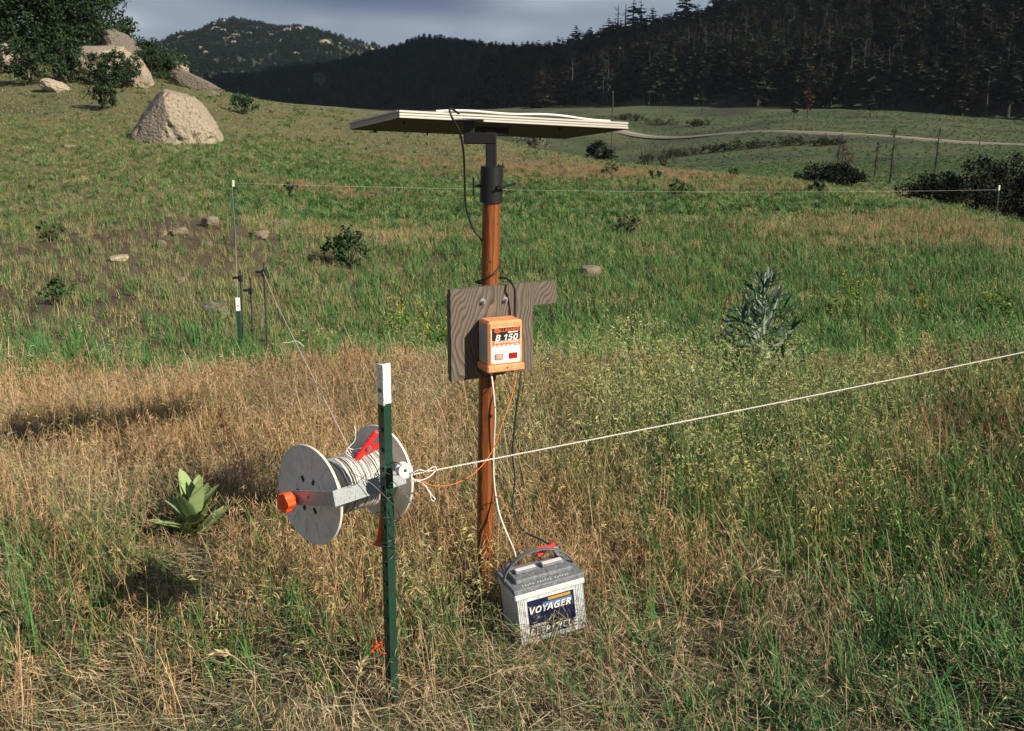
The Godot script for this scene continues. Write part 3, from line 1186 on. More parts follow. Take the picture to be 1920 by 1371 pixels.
func build_boulders() -> void:
	var g := "boulders on the upper hillside"
	boulder("boulder", on(-14.0, -46.0, -0.55), Vector3(3.6, 3.3, 2.9), 0.25, -0.10, 5, "rock", "large dome-shaped tan boulder alone in the hillside grass", [[Vector3(0.75, 0.62, 0.15), 0.70], [Vector3(-0.9, 0.55, 0.2), 0.80], [Vector3(0.25, 0.45, 1.0), 0.84], [Vector3(-0.7, 0.1, 0.7), 0.80], [Vector3(0.2, 1.0, 0.1), 0.86]], g, 26)
	boulder("boulder", Vector3(-28.4, 5.7, -82.0), Vector3(4.2, 1.9, 2.4), 0.3, -0.72, 12, "rock_grey", "tall leaning grey slab below the dark pines", [[Vector3(0.2, 0.3, 1.0), 0.5], [Vector3(1, 0.4, 0), 0.6]], g)
	boulder("boulder", on(-28.4, -76.5, -0.7), Vector3(4.2, 3.2, 3.0), 0.1, -0.2, 14, "rock", "broad brown dome rock behind the hillside bushes", [[Vector3(-0.3, 1, 0.2), 0.62]], g)
	boulder("boulder", on(-24.4, -72.5, -0.55), Vector3(1.7, 2.2, 1.6), 0.6, -0.3, 15, "rock", "upright pale rock beside the round dark bush", [[Vector3(0.6, 0.8, 0.4), 0.6]], g)
	boulder("boulder", on(-22.4, -78.0, -0.45), Vector3(3.7, 1.5, 1.7), 0.15, -0.42, 16, "rock_grey", "long grey slab sloping down at the crest of the grass hill", [[Vector3(0.1, 1, 0.1), 0.55], [Vector3(0, 0, 1), 0.6]], g)
	boulder("boulder", on(-28.2, -68.0, -0.25), Vector3(1.8, 0.95, 1.2), 0.2, -0.28, 17, "rock_pale", "smooth pale pink rock lying on the upper hillside", [[Vector3(0.2, 1, 0.3), 0.5]], g)
	boulder("boulder", Vector3(-35.4, 5.3, -78.0), Vector3(1.6, 1.7, 1.2), 0.2, 0.2, 18, "rock_pale", "white rock showing in front of the dark pines", [[Vector3(0, 0.6, 1), 0.5], [Vector3(0.8, 0.5, 0), 0.6], [Vector3(-0.8, 0.2, 0.3), 0.55]], g, 10)
	boulder("boulder", on(-25.6, -85.0, -0.8), Vector3(1.6, 1.4, 1.2), 0.9, 0.1, 19, "rock", "small tan rock under the crest shrubs", [[Vector3(0, 0.6, 1), 0.6]], g, 10)
	var st := "stones strewn over the grass"
	var spots := [
		[-17.5, -43.1, 0.75, 0.30, "rock_small", "flat grey stone in the grass beside the dome boulder"], [-11.2, -48.5, 0.42, 0.22, "rock_pale", "small white stone to the sunny side of the dome boulder"],
		[-6.21, -22.0, 0.46, 0.34, "rock_small", "rounded grey stone topmost on the rocky bank"], [-6.52, -20.9, 0.44, 0.26, "rock_small", "tan stone with a flat top on the rocky bank"], [-6.75, -20.6, 0.26, 0.20, "rock_small", "small buff stone touching the flat-topped tan stone"],
		[-6.34, -17.1, 0.40, 0.17, "rock_pale", "pale flat stone at the edge of the dirt track"], [-6.18, -18.8, 0.30, 0.2, "rock_small", "grey stone half way up the rocky bank"],
		[-5.03, -21.2, 0.48, 0.32, "rock_small", "brown weathered stone in the grass near the tall post"], [-5.22, -24.3, 0.50, 0.3, "rock_grey", "grey stone half buried above the rocky bank"], [-3.74, -13.2, 0.42, 0.24, "rock_grey", "dark blue-grey stone near the short posts"],
		[1.36, -18.3, 0.52, 0.42, "rock_small", "tan boulder stone half hidden in tall green grass"], [4.66, -18.7, 0.18, 0.16, "rock_pale", "small pale stone in green grass above the thistle"], [5.92, -21.9, 0.62, 0.18, "rock_grey", "flat grey stone slab in the pale grass"], [-4.9, -15.6, 0.24, 0.16, "rock_grey", "small bluish stone on the bank face"], [-5.6, -19.6, 0.22, 0.15, "rock_small", "little reddish stone on the bank face"]]
	var k := 0
	for q in spots:
		boulder("stone", on(q[0], q[1], -q[3] * 0.25), Vector3(q[2], q[3], q[2] * 0.8) * 0.82, k * 1.3, rng.randf_range(-0.15, 0.15), 40 + k, q[4], q[5], [[Vector3(0.2, 1, 0.1), 0.55], [Vector3(0.6, 0.2, 0.8), 0.6]], st, 9)
		k += 1


# ------------------------------------------------------------------ shrubs and broad trees
func crown_mesh(clumps: int, per: int, size: Vector3, leaf: float, col: Color, low := 0.0, droop := 0.0) -> ArrayMesh:
	var L := Leaves.new()
	for i in clumps:
		var d := rand_dir()
		var r := pow(rng.randf(), 0.45)
		var at := Vector3(d.x * size.x * 0.5 * r, size.y * (0.5 + 0.5 * d.y * r) + low, d.z * size.z * 0.5 * r)
		var big := rng.randf_range(0.09, 0.17) * (size.x + size.y + size.z) / 3.0
		for k in per:
			var p := at + rand_dir() * big * pow(rng.randf(), 0.5)
			var u := (rand_dir() + Vector3(0, -droop, 0)).normalized() * leaf * rng.randf_range(0.6, 1.3)
			var w := u.cross(rand_dir()).normalized() * leaf * 0.42
			L.quad(p - u, p - w, p + u, p + w, vary(col, 0.32))
	return L.mesh()


func stems_mesh(n: int, h: float, spread: float, r: float) -> ArrayMesh:
	var s := Shape.new()
	for i in n:
		var a := TAU * (i + rng.randf()) / n
		var d := Vector3(cos(a), 0, sin(a)) * spread * rng.randf_range(0.5, 1.0)
		s.tube([Vector3(0, -0.1 * h, 0), d * 0.35 + Vector3(0, h * 0.4, 0), d * 0.8 + Vector3(0, h * rng.randf_range(0.75, 1.0), 0)], [r, r * 0.7, r * 0.3], 5)
	return s.mesh()


func shrub(called: String, at: Vector3, size: Vector3, clumps: int, per: int, leaf: float, col: Color, label: String, category := "shrub", group := "") -> Node3D:
	var t := thing(called, at, label, category, group)
	put("stems", stems_mesh(6, size.y * 0.8, size.x * 0.35, 0.02 * size.y), mats.bark, t)
	put("foliage", crown_mesh(clumps, per, size, leaf, col), mats.leaf, t)
	return t


func build_hillside_plants() -> void:
	var dark := Color(0.028, 0.050, 0.022)
	var g := "shrubs on the upper hillside"
	shrub("shrub", on(-21.9, -58.9), Vector3(1.6, 1.7, 1.4), 40, 34, 0.10, dark * 1.1, "round dark green bush standing alone on the hillside", "shrub", g)
	shrub("shrub", on(-15.9, -64.9), Vector3(1.9, 1.2, 1.3), 30, 26, 0.10, dark * 1.2, "low spreading bush on the grass crest right of the dome boulder".replace(" right of the dome boulder", " past the dome boulder"), "shrub", g)
	shrub("shrub", on(-31.3, -71.4), Vector3(3.6, 2.6, 2.2), 46, 34, 0.13, dark, "wide dark shrub below the white rock at the pines", "shrub", g)
	shrub("shrub", on(-28.9, -72.2), Vector3(2.6, 3.2, 2.2), 46, 34, 0.13, dark * 1.15, "tall leafy shrub behind the smooth pale rock", "shrub", g)
	shrub("shrub", on(-26.5, -71.6), Vector3(2.2, 2.1, 1.8), 40, 34, 0.12, dark * 1.35, "brighter green shrub in front of the brown dome rock", "shrub", g)
	shrub("shrub", on(-24.9, -70.4), Vector3(2.7, 2.3, 2.0), 46, 34, 0.12, dark * 0.95, "rounded dark shrub beside the upright pale rock", "shrub", g)
	shrub("shrub", on(-26.2, -80.0), Vector3(2.2, 3.0, 2.0), 40, 34, 0.12, dark * 0.9, "dark shrub growing under the leaning grey slab", "shrub", g)
	shrub("shrub", on(-25.5, -82.0, 0.2), Vector3(3.0, 2.6, 2.2), 44, 34, 0.13, dark * 1.5, "fresh green shrub on the crest next to the long slab", "shrub", g)
	shrub("shrub", on(-27.6, -86.0, 0.2), Vector3(2.6, 2.4, 2.2), 36, 30, 0.13, dark, "shadowy shrub in the gap between pines and crest", "shrub", g)
	# big dark pines at the top of the slope
	var pines := [[-46.5, -88, 15.0], [-41.5, -92, 17.0], [-37.6, -86, 13.0], [-35.6, -91, 15.0], [-33.2, -85, 10.5], [-44.0, -82, 9.0], [-50.5, -90, 15.0]]
	var looks := ["dense dark pine at the edge of the hillside grove", "tallest dark pine in the hillside grove", "dark pine in the middle of the hillside grove", "narrow-topped pine at the back of the hillside grove", "pine whose crown ends the hillside grove above the leaning slab", "short bushy pine in front of the hillside grove", "broad pine beyond the hillside grove's outer edge"]
	var grove := []
	for v in 3:
		var L := Leaves.new()
		for k in 420:
			var f := rng.randf()
			var reach := 0.31 * pow(1.0 - f * 0.92, 0.55)
			var a := rng.randf() * TAU
			var r := reach * pow(rng.randf(), 0.4)
			var at := Vector3(cos(a) * r, 0.02 + 0.98 * f, sin(a) * r)
			for j in 40:
				var p := at + rand_dir() * 0.062 * pow(rng.randf(), 0.5)
				var u := (rand_dir() + Vector3(0, 0.3, 0)).normalized() * 0.0145
				var w := u.cross(rand_dir()).normalized() * 0.0058
				L.quad(p - u, p - w, p + u, p + w, vary(dark * 0.95, 0.35))
		grove.append(L.mesh())
	for i in pines.size():
		var q = pines[i]
		var t := thing("hillside_pine", on(q[0], q[1], 0.2), looks[i], "tree", "pines of the hillside grove")
		var h: float = q[2]
		var s := Shape.new()
		s.tube([Vector3(0, -0.3, 0), Vector3(0.1, h * 0.4, 0), Vector3(0, h * 0.95, 0.1)], [0.022 * h, 0.015 * h, 0.003 * h], 8)
		for k in 14:
			var y := h * rng.randf_range(0.15, 0.85)
			var a := rng.randf() * TAU
			s.tube([Vector3(0, y, 0), Vector3(cos(a), 0.15, sin(a)) * h * 0.16 * (1.1 - y / h) + Vector3(0, y, 0)], [0.05, 0.02], 4, false)
		put("trunk", s.mesh(), mats.bark, t)
		put("crown", grove[i % 3], mats.leaf, t, Transform3D(Basis(Vector3.UP, i * 1.9).scaled(Vector3.ONE * h), Vector3.ZERO))
	# small bushes on the terrace
	var tg := "small bushes on the terrace"
	shrub("bush", on(-2.92, -19.0), Vector3(0.95, 0.75, 0.8), 24, 24, 0.055, dark * 1.3, "dark green bush in the hollow below the tan grass", "shrub", tg)
	shrub("bush", on(-9.2, -21.3), Vector3(0.55, 0.42, 0.5), 14, 20, 0.045, Color(0.055, 0.10, 0.03), "small green bush growing on the bare dirt track", "shrub", tg)
	shrub("bush", on(-5.9, -13.6), Vector3(0.5, 0.35, 0.45), 14, 20, 0.035, Color(0.06, 0.11, 0.04), "low weedy bush at the foot of the dirt track", "shrub", tg)
	shrub("bush", on(-6.3, -30.5), Vector3(0.4, 0.6, 0.4), 12, 20, 0.05, dark * 1.6, "upright weed near the tall white-tipped post", "shrub", tg)
	shrub("bush", on(2.6, -24.5), Vector3(0.7, 0.55, 0.6), 16, 20, 0.05, Color(0.10, 0.11, 0.06), "brownish bush among the tall green grass", "shrub", tg)
	var wg := "broad-leaved weeds on the pinkish grass"
	for q in [[-0.6, -43.0, 0.55, "leafy weed just beyond the pole's black collar"], [4.2, -47.0, 0.6, "pair-topped green weed on the pinkish grass"], [5.6, -42.0, 0.5, "dark low weed on the pinkish grass"], [9.8, -48.0, 0.5, "green weed near the end of the pinkish grass"], [5.2, -34.0, 0.6, "bushy weed under the far fence wire"], [10.2, -36.0, 0.5, "rounded weed close to the terrace edge"]]:
		shrub("weed", on(q[0], q[1]), Vector3(q[2] * 1.3, q[2], q[2]), 12, 18, 0.07, Color(0.05, 0.09, 0.035), q[3], "weed", wg)


func build_valley_things() -> void:
	var dark := Color(0.014, 0.017, 0.011)
	shrub("spruce", on(8.8, -108.0, 0.2), Vector3(3.2, 2.9, 2.8), 60, 34, 0.16, dark * 1.1, "dark dome of young spruce at the head of the gully", "tree")
	shrub("sagebrush", on(1.6, -76.0), Vector3(3.0, 1.2, 2.0), 40, 30, 0.10, Color(0.17, 0.18, 0.13), "mound of grey-green sagebrush at the terrace edge")
	# thicket along the creek
	var g := "dark willows along the creek"
	var spots := [[26.2, -66.5, 1.7, "first dark willow of the creek thicket, by the bare trees"], [28.4, -66.0, 2.9, "large dark willow in the creek thicket"], [31.2, -66.5, 3.3, "tallest dark willow in the creek thicket"], [34.4, -67.0, 3.4, "outermost dark willow of the creek thicket"], [27.0, -61.0, 2.0, "low dark willow at the front of the creek thicket"], [29.8, -60.0, 2.3, "front willow beneath the white-tipped far post"], [21.2, -72.0, 1.3, "small grey willow at the thin end of the creek thicket"]]
	for q in spots:
		shrub("willow", on(q[0], q[1], 0.2), Vector3(4.4, q[2] * 1.15, 3.4), 70, 44, 0.13, dark * rng.randf_range(0.8, 1.2), q[3], "shrub", g)
	# bare and burnt trees in the valley
	var dg := "dead trees by the creek"
	for q in [[23.4, -77.0, 3.2, 0.9, "burnt tree with rusty drooping branches by the creek"], [29.4, -84.0, 4.4, 0.35, "tall bare forked tree by the creek"], [33.6, -86.0, 4.4, 0.3, "thin bare pole tree by the creek"], [32.2, -96.0, 3.0, 0.3, "short bare sapling by the creek"], [30.0, -100.0, 3.4, 0.3, "leaning bare sapling by the creek"]]:
		var t := thing("dead_tree", on(q[0], q[1]), q[4], "tree", dg)
		var s := Shape.new()
		var h: float = q[2]
		s.tube([Vector3(0, -0.3, 0), Vector3(0.05, h * 0.5, 0), Vector3(0.12, h, 0)], [0.10, 0.06, 0.015], 6)
		put("trunk", s.mesh(), mats.charred, t)
		var b := Shape.new()
		for k in 34:
			var y := h * rng.randf_range(0.12, 0.95)
			var a := rng.randf() * TAU
			var d: Vector3 = Vector3(cos(a), 0, sin(a)) * q[3] * rng.randf_range(0.5, 1.1)
			b.tube([Vector3(0.05, y, 0), Vector3(0.05, y + 0.25, 0) + d * 0.6, Vector3(0.05, y - 0.25 * q[3], 0) + d * 1.3], [0.03, 0.02, 0.006], 4, false)
		put("branches", b.mesh(), mats.charred, t).set_meta("kind", "stuff")
		if q[3] > 0.5:
			put("foliage", crown_mesh(14, 16, Vector3(2.2, 2.4, 1.8), 0.09, Color(0.13, 0.055, 0.03), 0.2), mats.leaf, t)
	for q in [[14.6, -118.0, "bare grey shrub near the head of the gully"], [17.0, -122.0, "bare bush with a few leaves near the head of the gully"]]:
		var t := thing("bare_shrub", on(q[0], q[1]), q[2], "shrub", "bare shrubs by the gully")
		put("stems", stems_mesh(12, 2.9, 1.6, 0.05), mats.bark, t)
		put("foliage", crown_mesh(10, 14, Vector3(2.6, 1.6, 2.0), 0.10, Color(0.06, 0.065, 0.04)), mats.leaf, t)
	# rank bushes on the bank below the road
	for q in [[21.0, -158.0, 2.6, "low dark bush starting the bank below the road"], [25.0, -157.0, 3.4, "dark bush on the bank below the road near its start"], [29.5, -154.0, 3.0, "brownish bush half way along the bank below the road"], [33.5, -151.0, 3.8, "widest dark bush on the bank below the road"], [38.0, -148.0, 3.2, "dark bush past the widest one on the bank"], [42.5, -145.0, 3.0, "last low bush of the bank below the road"], [24.0, -226.0, 3.6, "dark bush on the cut bank above the road"], [30.0, -221.0, 4.2, "long dark bush on the cut bank above the road"], [37.0, -216.0, 3.4, "rounded bush on the cut bank above the road"]]:
		shrub("bank_bush", on(q[0], q[1], 0.2), Vector3(q[2] * 1.9, q[2] * 0.40, q[2]), 34, 34, 0.15, Color(0.032, 0.036, 0.018) * rng.randf_range(0.8, 1.3), q[3], "shrub", "rank bushes on the road banks")
	# young trees at the meadow's edge
	var mg := "small trees at the foot of the forest hill"
	for q in [[44.0, -253.6, 5.5, "small pine on a bare stem at the forest foot"], [53.6, -208.0, 5.0, "dark bushy pine standing out in the meadow"], [59.3, -220.0, 6.0, "rust-brown dead pine next to the bushy meadow pine"], [36.0, -262.0, 5.0, "slim pine where the meadow meets the forest"], [70.0, -214.0, 5.0, "thin pine in the streaked shade of the slope"]]:
		var t := thing("meadow_pine", on(q[0], q[1]), q[3], "tree", mg)
		put("trunk", conifer_trunk(false), mats.charred, t)
		put("crown", conifer_crown(0.2, 0.22, 0.3, 13, Color(0.11, 0.055, 0.03) if q[3].begins_with("rust") else Color(0.03, 0.042, 0.022)), mats.needles, t)
		t.scale = Vector3.ONE * q[2]
	# utility pole
	var p := thing("utility_pole", on(17.8, -193.9, 0.3), "lone dark utility pole in the valley meadow", "pole")
	var ps := Shape.new()
	ps.tube([Vector3.ZERO, Vector3(0, 9.8, 0)], [0.15, 0.10], 8)
	put("mast", ps.mesh(), mats.pole_grey, p)
	var pi := Shape.new()
	pi.lathe([[0.0, 0.0], [0.07, 0.0], [0.09, 0.09], [0.05, 0.16], [0.0, 0.18]], 8)
	put("insulator", pi.mesh(), mats.lead, p, Transform3D(Basis(), Vector3(0, 9.8, 0)))
	# fence posts along the road
	var rp := Shape.new()
	rp.tube([Vector3(0, -0.2, 0), Vector3(0, 1.3, 0)], [0.07, 0.06], 6)
	var pm := rp.mesh()
	for i in 8:
		var x := 58.0 + i * 4.6
		var z := -135.0 + i * 5.2
		var o := put("road_fence_post", pm, mats.pole_grey)
		o.position = on(x, z)
		tag(o, "thin wooden fence post below the gravel road", "fence post", "fence posts below the road")


# ------------------------------------------------------------------ mullein, thistle, flowers
func leaf_strip(length: float, width: float, curl: float, col: Color, jag := 0.0, fold := 0.25) -> ArrayMesh:
	# a leaf along +z that rises and curls, with a folded midrib
	var S := Shape.new(true)
	S.st.set_smooth_group(0)
	var n := 11
	var last := []
	for i in n + 1:
		var t := i / float(n)
		var w := width * 0.5 * (pow(maxf(sin(PI * pow(t, 0.95)), 0.0), 0.6) * 0.92 + 0.08 * (1.0 - t))
		if jag > 0.0:
			w *= 1.0 - jag * (i % 2)
		else:
			w *= 1.0 + 0.05 * sin(i * 2.1)
		var a := curl * t
		var p := Vector3(0, length * t * sin(a) * 0.5, length * t * (1.0 - 0.12 * curl * t))
		var q := [p + Vector3(-w, w * fold, 0), p, p + Vector3(w, w * fold, 0)]
		if i:
			S.col = vary(col, 0.05)
			S.quad(last[0], last[1], q[1], q[0])
			S.quad(last[1], last[2], q[2], q[1])
		last = q
	return S.mesh()


func build_big_plants() -> void:
	var col := Color(0.235, 0.315, 0.135)
	var t := thing("mullein", on(-1.20, -3.78), "pale green mullein rosette with broad woolly leaves in the dry grass", "plant")
	var leafs := []
	for k in 3:
		leafs.append(leaf_strip(0.195, 0.058 + 0.007 * k, 0.35 - 0.35 * k, col * (0.9 + 0.1 * k)))
	for i in 21:
		var a := i * 2.4
		var up := lerpf(0.42, 1.36, i / 20.0)
		var b := Basis(Vector3.UP, a) * Basis(Vector3.RIGHT, -up)
		put("leaf", leafs[i % 3], mats.leaf, t, Transform3D(b.scaled_local(Vector3.ONE * lerpf(0.85, 1.0, sin(i * 1.7) * 0.5 + 0.5)), Vector3(0, 0.03 + 0.0035 * i, 0)))
	# thistle
	var th := thing("thistle", on(1.55, -6.50), "tall silvery grey-green thistle plant with spiny leaves", "plant")
	th.scale = Vector3.ONE * 1.22
	var stem := Shape.new()
	stem.tube([Vector3(0, -0.05, 0), Vector3(0.01, 0.3, 0), Vector3(0, 0.58, 0)], [0.014, 0.011, 0.005], 7)
	var arms := []
	for k in 17:
		var y := 0.06 + 0.026 * k
		var a := k * 2.4 + 0.4
		var r := 0.25 * (1.0 - k * 0.048)
		var tip := Vector3(cos(a) * r, y + 0.13, sin(a) * r)
		arms.append([Vector3(0, y, 0), tip])
		stem.tube([Vector3(0, y, 0), Vector3(cos(a) * r * 0.55, y + 0.04, sin(a) * r * 0.55), tip], [0.007, 0.006, 0.004], 5)
	var sm := plain("thistle_stem", lin(0.20, 0.26, 0.19), 0.7)
	put("stem", stem.mesh(), sm, th)
	var tl := []
	for k in 3:
		tl.append(leaf_strip(0.17, 0.046, -0.6 + 0.5 * k, [Color(0.038, 0.070, 0.046), Color(0.075, 0.120, 0.085), Color(0.27, 0.33, 0.28)][k], 0.50, 0.35))
	for i in 290:
		var f := pow(rng.randf(), 1.15)
		var a := i * 2.4 + rng.randf_range(-0.4, 0.4)
		var r := 0.24 * pow(1.0 - f, 0.7) * pow(rng.randf(), 0.45) + 0.008
		var p := Vector3(cos(a) * r, 0.03 + 0.55 * f, sin(a) * r)
		var out := Vector3(cos(a), rng.randf_range(-0.2, 0.8) + f * 0.9, sin(a)) + rand_dir() * 0.9
		var len_ := rng.randf_range(0.36, 0.60) * (1.3 - 0.45 * f)
		out = out.normalized()
		var b := Basis.looking_at(-out, Vector3(0.1, 1, 0.05)) * Basis(Vector3.FORWARD, rng.randf_range(-0.6, 0.6))
		put("leaf", tl[[0, 1, 0, 2, 1][i % 5]], mats.leaf, th, Transform3D(b.scaled_local(Vector3.ONE * len_), p))
	# yellow-flowered weeds in the green hollow
	for q in [[-1.25, -12.2, 0.55, "yellow-flowered weed in the green hollow behind the pole"], [-0.75, -11.0, 0.45, "small yellow-flowered weed close behind the dry grass"], [4.35, -13.6, 0.65, "large yellow-flowered weed in the grass beyond the thistle"], [5.15, -13.2, 0.4, "short yellow-flowered weed next to the large one"], [5.9, -12.5, 0.7, "tall yellow-flowered weed near the dark green bank"]]:
		var y := thing("flowering_weed", on(q[0], q[1]), q[3], "weed", "yellow-flowered weeds")
		put("stems", stems_mesh(9, q[2], q[2] * 0.6, 0.004), mats.leaf_stem, y)
		put("foliage", crown_mesh(16, 14, Vector3(q[2] * 1.1, q[2] * 0.8, q[2]), 0.03, Color(0.10, 0.17, 0.03)), mats.leaf, y)
		put("flowers", crown_mesh(12, 9, Vector3(q[2] * 1.1, q[2] * 0.5, q[2]), 0.012, Color(0.50, 0.42, 0.03), q[2] * 0.5), mats.leaf, y).set_meta("kind", "stuff")
	# rusty stakes in the hollow and a brown weed stalk
	for q in [[0.94, -8.5, 0.22, 0.0, "straight rusty stake in the green hollow"], [1.62, -8.4, 0.16, -0.16, "leaning rusty stake in the green hollow beside the thistle"], [2.46, -7.2, 0.22, 0.04, "rusty stake at the edge of the reddish grass past the thistle"]]:
		var base := on(q[0], q[1])
		var st := thing("rusty_stake", base, q[4], "stake", "rusty stakes")
		var k := Shape.new()
		k.tube([Vector3(0, -0.1, 0), Vector3(-q[3] * 0.6, q[2] - base.y, 0)], [0.006, 0.005], 6)
		put("rod", k.mesh(), mats.rust, st)
		var e := Shape.new()
		e.tube([Vector3(-q[3] * 0.6, q[2] - base.y - 0.03, -0.012), Vector3(-q[3] * 0.6, q[2] - base.y - 0.03, 0.014)], 0.005, 6)
		put("hook", e.mesh(), mats.rust, st)
	var dk := thing("dock_stalk", on(-1.235, -4.36), "upright rusty-brown weed stalk behind the mullein", "weed")
	put("stem", cable([Vector3(0, -0.02, 0), Vector3(0.006, 0.2, 0), Vector3(0.0, 0.38, 0)], 0.0028, 6), mats.rust, dk)
	put("seed_head", crown_mesh(9, 16, Vector3(0.045, 0.24, 0.045), 0.007, Color(0.14, 0.07, 0.035), 0.15), mats.leaf, dk)
	# long dry stalks lying over the grass
	var ds := "long dry grass stalks"
	for q in [[[Vector3(-0.37, 0.04, -2.55), Vector3(-0.14, 0.10, -2.57), Vector3(-0.03, 0.14, -2.58), Vector3(0.05, 0.155, -2.58)], "long pale stalk with a seed head lying near the green post"], [[Vector3(-1.55, 0.06, -3.35), Vector3(-1.46, 0.10, -3.39), Vector3(-1.35, 0.14, -3.40)], "straight dry stalk lying in front of the mullein"], [[Vector3(1.10, 0.05, -2.86), Vector3(1.20, 0.07, -2.81), Vector3(1.28, 0.09, -2.75)], "broken dry stalk lying in the green grass"], [[Vector3(0.62, 0.0, -2.95), Vector3(0.66, 0.20, -2.95), Vector3(0.72, 0.27, -2.94), Vector3(0.78, 0.27, -2.93)], "nodding brome stalk standing beside the battery grass"], [[Vector3(-0.66, 0.0, -2.62), Vector3(-0.70, 0.12, -2.60), Vector3(-0.75, 0.19, -2.58), Vector3(-0.80, 0.20, -2.57)], "nodding dry stalk standing below the reel"], [[Vector3(-0.39, 0.0, -2.30), Vector3(-0.385, 0.16, -2.30), Vector3(-0.37, 0.27, -2.30), Vector3(-0.355, 0.33, -2.30)], "upright green-gold brome stalk in front of the green post"]]:
		var d := thing("dry_stalk", q[0][0], q[1], "stalk", ds)
		var pts: Array = q[0].map(func(p): return p - q[0][0])
		put("stem", cable(pts, 0.0013, 5), mats.stalk, d)
		var H := Leaves.new()
		var path := smooth_path(pts, 8)
		for k in 26:
			var i := int(lerpf(path.size() * 0.62, path.size() - 1, k / 26.0))
			var dir: Vector3 = ((path[i] - path[maxi(i - 2, 0)]).normalized() + rand_dir() * 0.55 + Vector3(0, -0.25, 0)).normalized()
			var w: Vector3 = dir.cross(rand_dir()).normalized() * 0.0024
			H.quad(path[i], path[i] + dir * 0.011 - w, path[i] + dir * 0.024, path[i] + dir * 0.011 + w, vary(Color(0.44, 0.36, 0.20), 0.15))
		put("seed_head", H.mesh(), mats.grass, d)


# ------------------------------------------------------------------ solar panel, pole, board and fence charger
func words(text: String, size: float, material: Material, parent: Node, at: Vector3, wide := 1.0, slant := 0.0, called := "lettering", bold := false) -> void:
	var f := SystemFont.new()
	f.font_names = PackedStringArray(["Droid Sans"])
	if bold:
		f.font_weight = 700
	var t := TextMesh.new()
	t.text = text
	t.font = f
	t.font_size = 32
	t.pixel_size = size / 24.0
	t.depth = 0.0008
	t.curve_step = 1.0
	var b := Basis(Vector3(wide, 0, 0), Vector3(slant, 1, 0), Vector3(0, 0, 1))
	put(called, t, material, parent, Transform3D(b, at))


const POLE_FOOT := Vector3(-0.101, 0.0, -3.392)
const POLE_HEAD := Vector3(-0.0655, 1.34, -3.392)


